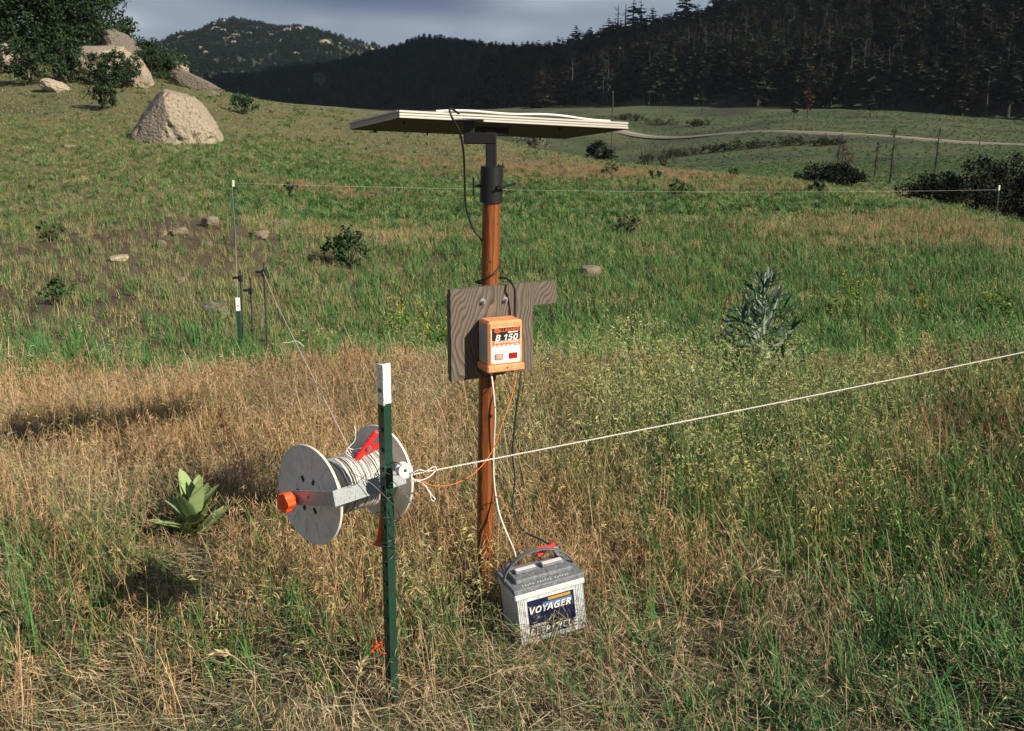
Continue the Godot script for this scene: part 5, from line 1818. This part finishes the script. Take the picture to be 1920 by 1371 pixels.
# ------------------------------------------------------------------ battery
func build_battery() -> void:
	var bat := thing("car_battery", Vector3(0.106, 0.014, -3.080), "grey deep-cycle battery with carrying strap standing in the grass", "battery")
	bat.basis = Basis(Vector3.UP, deg_to_rad(20.5)) * Basis(Vector3(0, 0, 1), deg_to_rad(6.5)) * Basis().scaled(Vector3.ONE * 0.93)
	var c := Shape.new()
	c.box(Vector3(0, 0.090, 0), Vector3(0.238, 0.180, 0.160), Basis(), 0.004)
	c.box(Vector3(0, 0.176, 0), Vector3(0.248, 0.020, 0.170), Basis(), 0.003)
	for sx in [-1, 1]:
		for k in 5:
			c.box(Vector3(sx * (0.092 + 0.006 * k), 0.088, 0.0795), Vector3(0.0028, 0.160, 0.0050), Basis(), 0.001)
	put("case", c.mesh(), mats.battery_case, bat)
	var l := Shape.new()
	l.box(Vector3(0, 0.1955, 0), Vector3(0.250, 0.018, 0.172), Basis(), 0.003)
	l.box(Vector3(0, 0.210, -0.004), Vector3(0.205, 0.016, 0.100), Basis(), 0.004)
	var lid := put("lid", l.mesh(), mats.battery_lid, bat)
	for x in [-0.045, 0.050]:
		var v := Shape.new()
		v.box(Vector3(x, 0.222, -0.010), Vector3(0.082, 0.010, 0.034), Basis(), 0.003)
		var cap := put("vent_cap", v.mesh(), mats.battery_lid, lid)
		var wl := Shape.new()
		wl.box(Vector3(x, 0.2274, -0.010), Vector3(0.070, 0.0012, 0.020), Basis(), 0.0004)
		put("cap_label", wl.mesh(), mats.label_white, cap)
	for k in 20:
		var mk := Shape.new()
		mk.box(Vector3(-0.085 + 0.0088 * k, 0.2052, 0.062 + 0.002 * (k % 3)), Vector3(0.0045, 0.0012, 0.006 + 0.002 * (k % 2)))
		if k % 7 != 5:
			put("raised_mark", mk.mesh(), mats.battery_case, lid)
	for x in [-0.092, 0.088]:
		var tm := Shape.new()
		tm.lathe([[0.011, 0.204], [0.0105, 0.220], [0.0085, 0.236], [0.0, 0.236]], 16, Transform3D(Basis(), Vector3(x, 0, -0.058)))
		put("terminal", tm.mesh(), mats.lead, bat)
	# strap handle in an arch over the lid
	var h := Shape.new()
	var n := 18
	for i in n:
		var q := []
		for j in [i, i + 1]:
			var a: float = lerpf(0.06, PI - 0.06, j / float(n))
			q.append(Vector3(-cos(a) * 0.128, 0.186 + sin(a) * 0.090, -0.008 - 0.012 * sin(a)))
		var t: Vector3 = q[1] - q[0]
		h.box((q[0] + q[1]) * 0.5, Vector3(t.length() * 1.12, 0.004, 0.020), Basis(t.normalized(), Vector3(0, 0, 1).cross(t.normalized()), Vector3(0, 0, 1)), 0.0012)
	put("handle", h.mesh(), mats.handle_grey, bat)
	# front label
	var zf := 0.0828
	var lb := Shape.new()
	lb.box(Vector3(0, 0.088, zf - 0.0012), Vector3(0.164, 0.132, 0.0020))
	var label := put("front_label", lb.mesh(), mats.label_navy, bat)
	tag(label, "navy and black printed battery label", "")
	var bb := Shape.new()
	bb.box(Vector3(0.022, 0.128, zf), Vector3(0.104, 0.018, 0.0008))
	put("blue_band", bb.mesh(), mats.label_blue, label)
	var gb := Shape.new()
	gb.box(Vector3(0.030, 0.146, zf), Vector3(0.080, 0.010, 0.0008))
	put("gold_band", gb.mesh(), mats.label_gold, label)
	words("VOYAGER", 0.024, mats.label_white, label, Vector3(-0.005, 0.118, zf + 0.0006), 1.05, 0.28, "lettering", true)
	words("MARINE", 0.010, mats.label_white, label, Vector3(-0.050, 0.062, zf + 0.0006), 1.0, 0.1, "lettering", true)
	words("DEEP CYCLE", 0.026, mats.label_white, label, Vector3(0.0, 0.040, zf + 0.0006), 0.86, 0.12, "lettering", true)
	# red clamp on the far terminal
	var clamp_ := thing("battery_clamp", bat.transform * Vector3(0.062, 0.258, -0.052), "red insulated clamp on the battery terminal", "clamp")
	clamp_.basis = bat.basis
	for q in [[0.22, 0.0], [-0.28, 0.006]]:
		var j := Shape.new()
		var b := Basis(Vector3(0, 0, 1), q[0]) * Basis(Vector3.UP, 0.3)
		j.box(b * Vector3(-0.018, 0, 0), Vector3(0.080, 0.011, 0.016), b, 0.003)
		put("jaw", j.mesh(), mats.red_plastic, clamp_)
	var tj := Shape.new()
	tj.box(Vector3(0.022, -0.016, 0), Vector3(0.020, 0.024, 0.014), Basis(), 0.002)
	put("teeth", tj.mesh(), mats.lead, clamp_)


# ------------------------------------------------------------------ fence posts and lines further off
func build_fence() -> void:
	# two more steel posts on the line and one beyond the terrace
	build_steel_post(on(-2.36, -9.05), 0.66, 0.4, 0.0, 0.115, "green steel T-post with white tip beside the thin dark posts", "steel T-posts")
	build_steel_post(on(-5.12, -19.7), 1.20, 0.3, -0.03, 0.115, "tall leaning steel T-post with white tip in the hollow", "steel T-posts")
	build_steel_post(on(11.3, -25.0), 1.0, 0.3, 0.0, 0.115, "steel T-post with white tip at the terrace edge", "steel T-posts")
	# thin step-in posts with clips
	for q in [[-2.13, -9.05, 0.335, 0.245, "taller thin dark rod post holding the loose string"], [-2.425, -9.75, 0.096, -0.03, "shorter thin dark rod post between string post and T-post"], [-2.475, -9.6, 0.19, 0.11, "thin dark rod post right against the white-tipped T-post".replace("right ", "")], [3.55, -30.4, 0.0, -0.2, "thin rod post under the middle of the far fence wire"]]:
		var base := on(q[0], q[1])
		var top: float = q[2] if q[2] != 0.0 else base.y + 0.95
		var t := thing("rod_post", base, q[4], "fence post", "thin rod posts")
		var s := Shape.new()
		s.tube([Vector3(0, -0.15, 0), Vector3(0.012, top - base.y, 0)], 0.0085, 8)
		put("rod", s.mesh(), mats.fibreglass, t)
		var cy: float = (q[3] if q[2] != 0.0 else base.y + 0.8) - base.y
		var c := Shape.new()
		c.box(Vector3(0.008, cy, 0.004), Vector3(0.036, 0.060, 0.034), Basis(), 0.006)
		c.box(Vector3(-0.030, cy + 0.006, 0.010), Vector3(0.060, 0.022, 0.022), Basis(), 0.004)
		put("wire_clip", c.mesh(), mats.black_plastic, t)
	var gp := build_steel_post(on(2.75, -4.65), 0.75, 0.5, 0.0, 0.1, "green steel T-post where the taut white rope ends", "steel T-posts")
	# far wire along the terrace
	var a := on(-5.12, -19.7) + Vector3(0.03, 1.15, 0.0)
	var b := on(11.3, -25.0) + Vector3(0, 0.90, 0)
	var pts := []
	for i in 13:
		var t := i / 12.0
		pts.append(a.lerp(b, t) - Vector3(0, 0.10 * 4.0 * t * (1.0 - t), 0))
	tag(put("fence_wire", cable(pts, 0.0011, 5, 2), mats.white_rope), "long thin white wire running along the terrace between steel posts", "wire")
	var c := on(-2.36, -9.05) + Vector3(0, 0.6, 0)
	tag(put("down_string", cable([a + Vector3(-0.02, -0.03, 0), a.lerp(c, 0.5) - Vector3(0, 0.05, 0), c], 0.0016, 5, 4), mats.white_rope), "thin string from the tall leaning post to the white-tipped post in front", "string")


# ------------------------------------------------------------------ rope, string and cables
func twisted(pts: Array, r: float, pitch: float, col_a: Color, col_b: Color, steps := 10) -> ArrayMesh:
	# two strands laid round each other
	var path := smooth_path(pts, steps)
	var dense := []
	for i in path.size() - 1:
		var n := maxi(1, int((path[i + 1] - path[i]).length() / (pitch * 0.25)))
		for k in n:
			dense.append(path[i].lerp(path[i + 1], k / float(n)))
	dense.append(path[-1])
	var s := Shape.new(true)
	for strand in 2:
		s.col = col_a if strand == 0 else col_b
		var q := []
		var d := 0.0
		for i in dense.size():
			var t: Vector3 = (dense[mini(i + 1, dense.size() - 1)] - dense[maxi(i - 1, 0)]).normalized()
			var u := t.cross(Vector3.UP).normalized()
			var v := t.cross(u)
			if i:
				d += (dense[i] - dense[i - 1]).length()
			var a := d / pitch * TAU + strand * PI
			q.append(dense[i] + (u * cos(a) + v * sin(a)) * r * 0.55)
		s.tube(q, r * 0.62, 4, false)
	return s.mesh()


func build_cables() -> void:
	var white := Color(0.74, 0.72, 0.66)
	var buff := Color(0.52, 0.50, 0.45)
	var ins := Vector3(-0.264, 0.700, -2.572)
	var taut := []
	for i in 25:
		var t := i / 24.0
		taut.append((ins + Vector3(0.014, 0.0, 0.006)).lerp(Vector3(2.75, 0.645, -4.66), t) - Vector3(0, 0.03 * t * (1.0 - t), 0))
	# taut rope from the insulator away to the outer post
	tag(put("fence_rope", twisted(taut, 0.0024, 0.014, white, buff, 2), mats.polywire), "taut white twisted fence rope running from the spool insulator", "rope")
	var knot := thing("rope_knot", ins, "frayed white rope ends knotted at the spool insulator", "rope")
	put("twist", twisted([Vector3(0.012, 0.004, 0.004), Vector3(0.028, 0.010, 0.0), Vector3(0.045, 0.002, -0.012), Vector3(0.062, 0.010, -0.024), Vector3(0.070, 0.003, -0.03)], 0.0026, 0.012, white, buff, 5), mats.polywire, knot)
	put("loop", cable([Vector3(0.008, -0.012, 0.004), Vector3(0.030, -0.018, 0.0), Vector3(0.052, -0.012, -0.008), Vector3(0.068, 0.0, -0.02)], 0.0016, 5), mats.white_rope, knot)
	put("loose_end", twisted([Vector3(0.006, -0.016, 0.006), Vector3(0.034, -0.022, 0.006), Vector3(0.050, -0.040, 0.006), Vector3(0.060, -0.058, 0.004), Vector3(0.068, -0.068, 0.004)], 0.0024, 0.012, white, buff, 5), mats.polywire, knot)
	put("loose_end", cable([Vector3(0.045, -0.034, 0.006), Vector3(0.056, -0.052, 0.010), Vector3(0.058, -0.066, 0.010), Vector3(0.066, -0.072, 0.008)], 0.0013, 5), mats.white_rope, knot)
	# string from the clip to the thin post
	var clip := REEL_AT + Basis(Vector3.UP, deg_to_rad(47.0)) * Vector3(0.150, 0.080, 0.030)
	var far := on(-2.13, -9.05)
	far.y = 0.255
	var start := clip + Vector3(-0.022, 0.014, 0.012)
	tag(put("reel_string", cable([start, start.lerp(far, 0.33) + Vector3(0, -0.020, 0), start.lerp(far, 0.66) + Vector3(0, -0.025, 0), far], 0.0014, 5, 6), mats.white_rope), "thin white string slanting from the red clip to the rod post", "string")
	var tail := thing("string_tail", clip, "short curled string ends above the red clip", "string")
	put("curl", cable([Vector3(-0.024, 0.006, 0.010), Vector3(-0.034, 0.020, 0.008), Vector3(-0.024, 0.030, 0.004), Vector3(-0.012, 0.045, 0.0), Vector3(-0.010, 0.072, 0.0), Vector3(-0.013, 0.085, 0.0)], 0.0012, 5), mats.white_rope, tail)
	put("curl", cable([Vector3(-0.020, 0.0, 0.012), Vector3(-0.036, 0.010, 0.010), Vector3(-0.030, 0.024, 0.010), Vector3(-0.016, 0.020, 0.010)], 0.0012, 5), mats.white_rope, tail)
	var kn := thing("string_knot", start.lerp(far, 0.36) + Vector3(0, -0.020, 0), "small knot with two stray ends in the slanting white string", "string")
	put("end", cable([Vector3(0, 0, 0), Vector3(-0.03, -0.008, 0), Vector3(-0.058, -0.008, 0)], 0.0016, 5), mats.white_rope, kn)
	put("end", cable([Vector3(0, 0, 0), Vector3(0.022, -0.008, 0), Vector3(0.042, -0.028, 0)], 0.0016, 5), mats.white_rope, kn)
	# black panel cable down the pole to the charger
	tag(put("panel_cable", cable([Vector3(-0.160, 1.588, -3.30), Vector3(-0.183, 1.603, -3.245), Vector3(-0.178, 1.580, -3.222), Vector3(-0.155, 1.53, -3.255), Vector3(-0.146, 1.46, -3.30), Vector3(-0.146, 1.38, -3.33), Vector3(-0.142, 1.30, -3.345), Vector3(-0.122, 1.235, -3.362), Vector3(-0.100, 1.205, -3.372), Vector3(-0.098, 1.195, -3.40),
		Vector3(-0.07, 1.17, -3.428), Vector3(-0.040, 1.13, -3.40), Vector3(-0.055, 1.095, -3.362), Vector3(-0.092, 1.075, -3.358), Vector3(-0.116, 1.062, -3.385), Vector3(-0.085, 1.052, -3.425), Vector3(-0.045, 1.070, -3.415), Vector3(-0.02, 1.076, -3.375), Vector3(0.004, 1.058, -3.345), Vector3(0.0088, 1.03, -3.352), Vector3(0.0092, 0.96, -3.362), Vector3(0.009, 0.90, -3.368), Vector3(0.008, 0.86, -3.37)], 0.0034, 7, 6), mats.black_plastic), "black cable drooping from the solar panel and wrapped round the pole", "cable")
	# charger leads
	tag(put("white_lead", cable([Vector3(-0.066, 0.785, -3.283), Vector3(-0.060, 0.745, -3.262), Vector3(-0.054, 0.66, -3.268), Vector3(-0.058, 0.56, -3.29), Vector3(-0.060, 0.44, -3.30), Vector3(-0.048, 0.34, -3.29), Vector3(-0.028, 0.285, -3.25), Vector3(0.004, 0.235, -3.18), Vector3(0.012, 0.222, -3.14)], 0.0032, 7), mats.wire_white), "white lead hanging from the charger to the battery", "cable")
	tag(put("dark_lead", cable([Vector3(0.030, 0.785, -3.325), Vector3(0.022, 0.72, -3.305), Vector3(0.012, 0.64, -3.31), Vector3(0.004, 0.55, -3.32), Vector3(0.001, 0.50, -3.33), Vector3(0.010, 0.42, -3.33), Vector3(0.004, 0.34, -3.31), Vector3(0.03, 0.27, -3.26), Vector3(0.09, 0.262, -3.19), Vector3(0.13, 0.258, -3.145)], 0.0030, 7), mats.wire_green), "dark green lead hanging from the charger to the battery clamp", "cable")
	tag(put("orange_lead", cable([Vector3(0.015, 0.785, -3.308), Vector3(0.006, 0.74, -3.26), Vector3(-0.030, 0.66, -3.15), Vector3(-0.058, 0.61, -3.04), Vector3(-0.10, 0.588, -2.92), Vector3(-0.155, 0.592, -2.80), Vector3(-0.21, 0.628, -2.68), Vector3(-0.255, 0.688, -2.588)], 0.0016, 6), mats.wire_orange), "thin orange wire looping from the charger to the spool insulator", "wire")


# ------------------------------------------------------------------ grass
func bent(base: Vector3, lean: Vector3, height: float, sag: float, n: int) -> Array:
	var out := []
	for i in n:
		var t := i / float(n - 1)
		out.append(base + Vector3(lean.x * t * t, height * (t - sag * t * t * 0.5), lean.z * t * t))
	return out


func flat_dir() -> Vector3:
	var a := rng.randf() * TAU
	return Vector3(cos(a), 0, sin(a))


func pick(cols: Array) -> Color:
	return vary(cols[rng.randi() % cols.size()], 0.16)


func tuft(kind: int, width: float, many: float) -> Leaves:
	var L := Leaves.new()
	var straw := [Color(0.49, 0.338, 0.190), Color(0.42, 0.280, 0.150), Color(0.36, 0.255, 0.140), Color(0.52, 0.390, 0.24)]
	var fresh := [Color(0.048, 0.145, 0.032), Color(0.075, 0.180, 0.044), Color(0.105, 0.185, 0.052), Color(0.060, 0.150, 0.058)]
	var olive := [Color(0.155, 0.175, 0.060), Color(0.20, 0.20, 0.075), Color(0.11, 0.15, 0.05)]
	var rust := [Color(0.36, 0.215, 0.135), Color(0.30, 0.165, 0.105), Color(0.40, 0.27, 0.17)]
	var pale := [Color(0.235, 0.225, 0.105), Color(0.175, 0.200, 0.080), Color(0.29, 0.265, 0.14), Color(0.145, 0.185, 0.068)]
	match kind:
		0, 3:                                          # cheatgrass: thin stems, nodding one-sided heads
			var cols := straw if kind == 0 else rust
			for i in int(15 * many):
				var base := flat_dir() * 0.075 * sqrt(rng.randf())
				var dir := flat_dir()
				var h := rng.randf_range(0.13, 0.29)
				var col := pick(cols)
				var p := bent(base, dir * rng.randf_range(0.03, 0.12), h, rng.randf_range(0.1, 0.5), 4)
				L.ribbon(p, dir.cross(Vector3.UP) * 0.0008 * width, 0.3, pick(cols + [Color(0.17, 0.18, 0.07), Color(0.12, 0.15, 0.05)]))
				for k in 5:
					var at: Vector3 = p[2].lerp(p[3], 0.15 + 0.19 * k)
					var d := (dir * rng.randf_range(0.3, 1.2) + Vector3(0, rng.randf_range(-1.3, 0.2), 0) + rand_dir() * 0.5).normalized()
					var w := d.cross(rand_dir()).normalized() * 0.0008 * width
					var len_ := rng.randf_range(0.020, 0.042)
					L.tri(at - w, at + d * len_, at + d * len_ * 0.3 + w * 1.4, vary(col, 0.12))
			for i in int(9 * many):
				var base := flat_dir() * 0.09 * sqrt(rng.randf())
				var dir := flat_dir()
				L.ribbon(bent(base, dir * rng.randf_range(0.05, 0.14), rng.randf_range(0.07, 0.17), 1.1, 4), dir.cross(Vector3.UP) * 0.0014 * width, 0.8, pick(cols))
		1:                                             # green blades
			for i in int(17 * many):
				var base := flat_dir() * 0.06 * sqrt(rng.randf())
				var dir := flat_dir()
				L.ribbon(bent(base, dir * rng.randf_range(0.04, 0.20), rng.randf_range(0.13, 0.34), rng.randf_range(0.2, 1.0), 5), (dir.cross(Vector3.UP) + rand_dir() * 0.3) * 0.0026 * width, 0.85, pick(fresh), pick(fresh))
			for i in int(3 * many):
				var base := flat_dir() * 0.05
				var dir := flat_dir()
				L.ribbon(bent(base, dir * rng.randf_range(0.05, 0.16), rng.randf_range(0.12, 0.3), 0.8, 4), dir.cross(Vector3.UP) * 0.0015 * width, 0.7, pick(straw))
		2:                                             # brome: taller, open drooping panicles
			for i in int(6 * many):
				var base := flat_dir() * 0.07 * sqrt(rng.randf())
				var dir := flat_dir()
				var h := rng.randf_range(0.26, 0.46)
				var p := bent(base, dir * rng.randf_range(0.06, 0.18), h, rng.randf_range(0.1, 0.5), 5)
				L.ribbon(p, dir.cross(Vector3.UP) * 0.0010 * width, 0.4, pick(olive))
				var head := pick([Color(0.40, 0.40, 0.16), Color(0.32, 0.35, 0.12), Color(0.46, 0.43, 0.20)])
				for k in 13:
					var at: Vector3 = p[3].lerp(p[4], 0.1 + 0.075 * k)
					var d := (dir * 0.7 + rand_dir() * 0.9 + Vector3(0, -0.25, 0)).normalized()
					var w := d.cross(rand_dir()).normalized() * 0.0013 * width
					var s := at + d * rng.randf_range(0.004, 0.025)
					var len_ := rng.randf_range(0.014, 0.024)
					L.tri(s - w, s + d * len_, s + d * len_ * 0.3 + w * 1.4, vary(head, 0.12))
			for i in int(19 * many):
				var base := flat_dir() * 0.07 * sqrt(rng.randf())
				var dir := flat_dir()
				L.ribbon(bent(base, dir * rng.randf_range(0.06, 0.22), rng.randf_range(0.14, 0.36), rng.randf_range(0.4, 1.1), 5), dir.cross(Vector3.UP) * 0.0024 * width, 0.85, pick(fresh + [Color(0.11, 0.15, 0.05), Color(0.05, 0.115, 0.05)]))
		4:                                             # short pale pasture
			for i in int(20 * many):
				var base := flat_dir() * 0.08 * sqrt(rng.randf())
				var dir := flat_dir()
				L.ribbon(bent(base, dir * rng.randf_range(0.02, 0.10), rng.randf_range(0.06, 0.19), rng.randf_range(0.2, 0.9), 4), dir.cross(Vector3.UP) * 0.0016 * width, 0.8, pick(pale))
		5:                                             # thatch: fallen straws, bent stubble
			for i in int(22 * many):
				var base := flat_dir() * 0.10 * sqrt(rng.randf()) + Vector3(0, rng.randf_range(0.004, 0.05), 0)
				var dir := flat_dir()
				var l := rng.randf_range(0.04, 0.15)
				var rise := rng.randf_range(-0.15, 0.45)
				L.ribbon([base, base + dir * l * 0.5 + Vector3(0, l * rise * 0.6, 0), base + dir * l + flat_dir() * l * 0.15 + Vector3(0, maxf(l * rise, -base.y), 0)], (dir.cross(Vector3.UP) * 0.7 + Vector3(0, 0.5, 0)) * 0.0011 * width, 0.4, pick([Color(0.33, 0.265, 0.165), Color(0.24, 0.19, 0.115), Color(0.42, 0.36, 0.25), Color(0.20, 0.165, 0.11), Color(0.16, 0.165, 0.085)]))
			for i in int(6 * many):
				var base := flat_dir() * 0.08
				var dir := flat_dir()
				L.ribbon(bent(base, dir * rng.randf_range(0.02, 0.10), rng.randf_range(0.05, 0.17), 0.7, 4), dir.cross(Vector3.UP) * 0.0015 * width, 0.8, pick(pale + fresh))
	return L


func sow(tufts: Array, spots: Array, parent: Node) -> void:
	var v := PackedVector3Array()
	var c := PackedColorArray()
	for k in tufts.size():
		var flat: Array = tufts[k].flat()
		var tints := []                                # a dozen tones of each tuft
		for t in 12:
			var cc := PackedColorArray()
			var tone := 0.68 + 0.075 * (t / 2)
			var warm := 0.06 if t % 2 else -0.06
			for q in flat[1]:
				cc.append(Color(q.r * tone * (1.0 + warm), q.g * tone, q.b * tone * (1.0 - warm)))
			tints.append(cc)
		for s in spots[k]:
			v.append_array(s[0] * flat[0])
			c.append_array(tints[clampi(int((s[1].g - 0.68) / 0.075 + 0.5), 0, 5) * 2 + (1 if s[1].r > s[1].b else 0)])
	if v.is_empty():
		return
	var arr := []
	arr.resize(Mesh.ARRAY_MAX)
	arr[Mesh.ARRAY_VERTEX] = v
	arr[Mesh.ARRAY_COLOR] = c
	var m := ArrayMesh.new()
	m.add_surface_from_arrays(Mesh.PRIMITIVE_TRIANGLES, arr)
	put("tufts", m, mats.grass, parent).set_meta("kind", "stuff")


func build_grass() -> void:
	var info := [["dry_cheatgrass", "dry tan cheatgrass with nodding heads covering the foreground", "grass"], ["green_grass", "fresh green grass blades in the hollow and between dry stems", "grass"], ["brome_grass", "olive-green brome with drooping panicles near the thistle", "grass"], ["reddish_cheatgrass", "pinkish-brown cheatgrass in bands on the terrace", "grass"], ["pasture_grass", "short pale olive pasture grass on the hillside", "grass"], ["fallen_thatch", "matted fallen straw and stubble in the foreground", "grass"]]
	# bands of distance: [from, to, spacing, blade width, fullness, variants]
	var bands := [[1.25, 6.2, 0.066, 1.0, 1.0, 4], [6.2, 12.0, 0.104, 1.8, 0.85, 3], [12.0, 26.0, 0.128, 2.1, 1.0, 3], [26.0, 55.0, 0.23, 2.8, 1.0, 3], [55.0, 115.0, 0.52, 4.2, 1.1, 3], [115.0, 250.0, 1.5, 5.0, 1.2, 2]]
	var roots := []
	for q in info:
		var r := Node3D.new()
		r.name = q[0]
		add_child(r)
		tag(r, q[1], q[2], "", "stuff")
		roots.append(r)
	var keep := [[POLE_FOOT.x, POLE_FOOT.z, 0.05], [-0.334, -2.63, 0.035], [0.092, -3.075, 0.16], [0.0, -3.06, 0.11], [0.18, -3.10, 0.11], [-1.22, -3.84, 0.10], [-1.18, -3.66, 0.10]]
	for band in bands:
		var meshes := []
		for kind in 6:
			var row := []
			for k in band[5]:
				row.append(tuft(kind, band[3], band[4]))
			meshes.append(row)
		var spots := []
		for kind in 6:
			var row := []
			for k in band[5]:
				row.append([])
			spots.append(row)
		var step: float = band[2]
		var z: float = band[0]
		while z < band[1]:
			var reach := 0.72 * z + 1.1
			var x := -reach
			while x < reach:
				var px := x + rng.randf_range(-0.6, 0.6) * step
				var pz := -z + rng.randf_range(-0.6, 0.6) * step
				x += step
				if z < 6.3 and patchy.get_noise_2d(px * 2.3 + 70.0, pz * 2.3) < -0.08 and rng.randf() < 0.62:
					continue                           # open places between the tussocks
				var w := growth(px, pz)
				var u := rng.randf()
				var kind := -1
				for k in 7:
					u -= w[k]
					if u <= 0.0:
						kind = k
						break
				if kind < 0 or kind == 6:
					if rng.randf() < 0.88:
						continue
					kind = 4 if z > 6.5 else 5
				var blocked := false
				var squash := 1.0
				if z < 6.3:
					for q in keep:
						if Vector2(px - q[0], pz - q[1]).length() < q[2]:
							blocked = true
							break
					if blocked:
						continue
					# the grass in front of the battery and where people stood is trodden
					var bd := Vector2((px - 0.06) / 0.26, (pz + 2.80) / 0.34).length()
					squash = minf(squash, lerpf(0.58, 1.0, smoothstep(0.5, 1.3, bd)))
					squash = minf(squash, lerpf(0.60, 1.0, smoothstep(1.8, 3.3, -pz + 0.5 * patchy.get_noise_2d(px, pz))))
					var md := Vector2((px + 1.16) / 0.2, (pz + 3.5) / 0.38).length()
					squash = minf(squash, lerpf(0.4, 1.0, smoothstep(0.6, 1.3, md)))
				var big := rng.randf_range(0.75, 1.25)
				var tall := big * rng.randf_range(0.85, 1.15) * squash
				if z > 26.0:
					big *= 1.3
					tall *= 0.8
				if z > 55.0:
					big *= 1.5
				if z > 115.0:
					big *= 1.3
					if px < -8.0:
						continue
				if kind == 2 and w[2] > 0.45:          # rank clumps stand above the rest
					tall *= 1.0 + 0.9 * (w[2] - 0.45)
				var lean := Basis(flat_dir(), rng.randf_range(0.0, 0.22))
				var b := lean * Basis(Vector3.UP, rng.randf() * TAU) * Basis().scaled(Vector3(big, tall, big))
				var tone := 1.0 + 0.30 * patchy.get_noise_2d(px * 0.8 + 9.0, pz * 0.8) + rng.randf_range(-0.12, 0.12) * (1.0 if z < 12.0 else 0.45)
				var warm := 0.12 * rough.get_noise_2d(px * 1.7, pz * 1.7 + 30.0)
				spots[kind][rng.randi() % band[5]].append([Transform3D(b, Vector3(px, ground_y(px, pz) - 0.006, pz)), Color(tone * (1.0 + warm), tone, tone * (1.0 - warm))])
			z += step
		for kind in 6:
			if band[0] < 10.0:                         # close by: one mesh of all the tufts of a kind
				sow(meshes[kind], spots[kind], roots[kind])
			else:
				for k in band[5]:
					scatter("tufts", meshes[kind][k].mesh(), mats.grass, spots[kind][k], "", roots[kind])
		# spots where the ground stays open get loose straw close by
		if band[0] < 2.0:
			var straw := []
			for i in 1500:
				var pz := -rng.randf_range(1.3, 5.2)
				var px := rng.randf_range(-1, 1) * (0.62 * -pz + 0.9)
				straw.append([Transform3D(Basis(Vector3.UP, rng.randf() * TAU).scaled(Vector3.ONE * rng.randf_range(0.8, 1.4)), Vector3(px, ground_y(px, pz), pz)), Color(1, 1, 1) * rng.randf_range(0.75, 1.15)])
			sow([meshes[5][0]], [straw], roots[5])
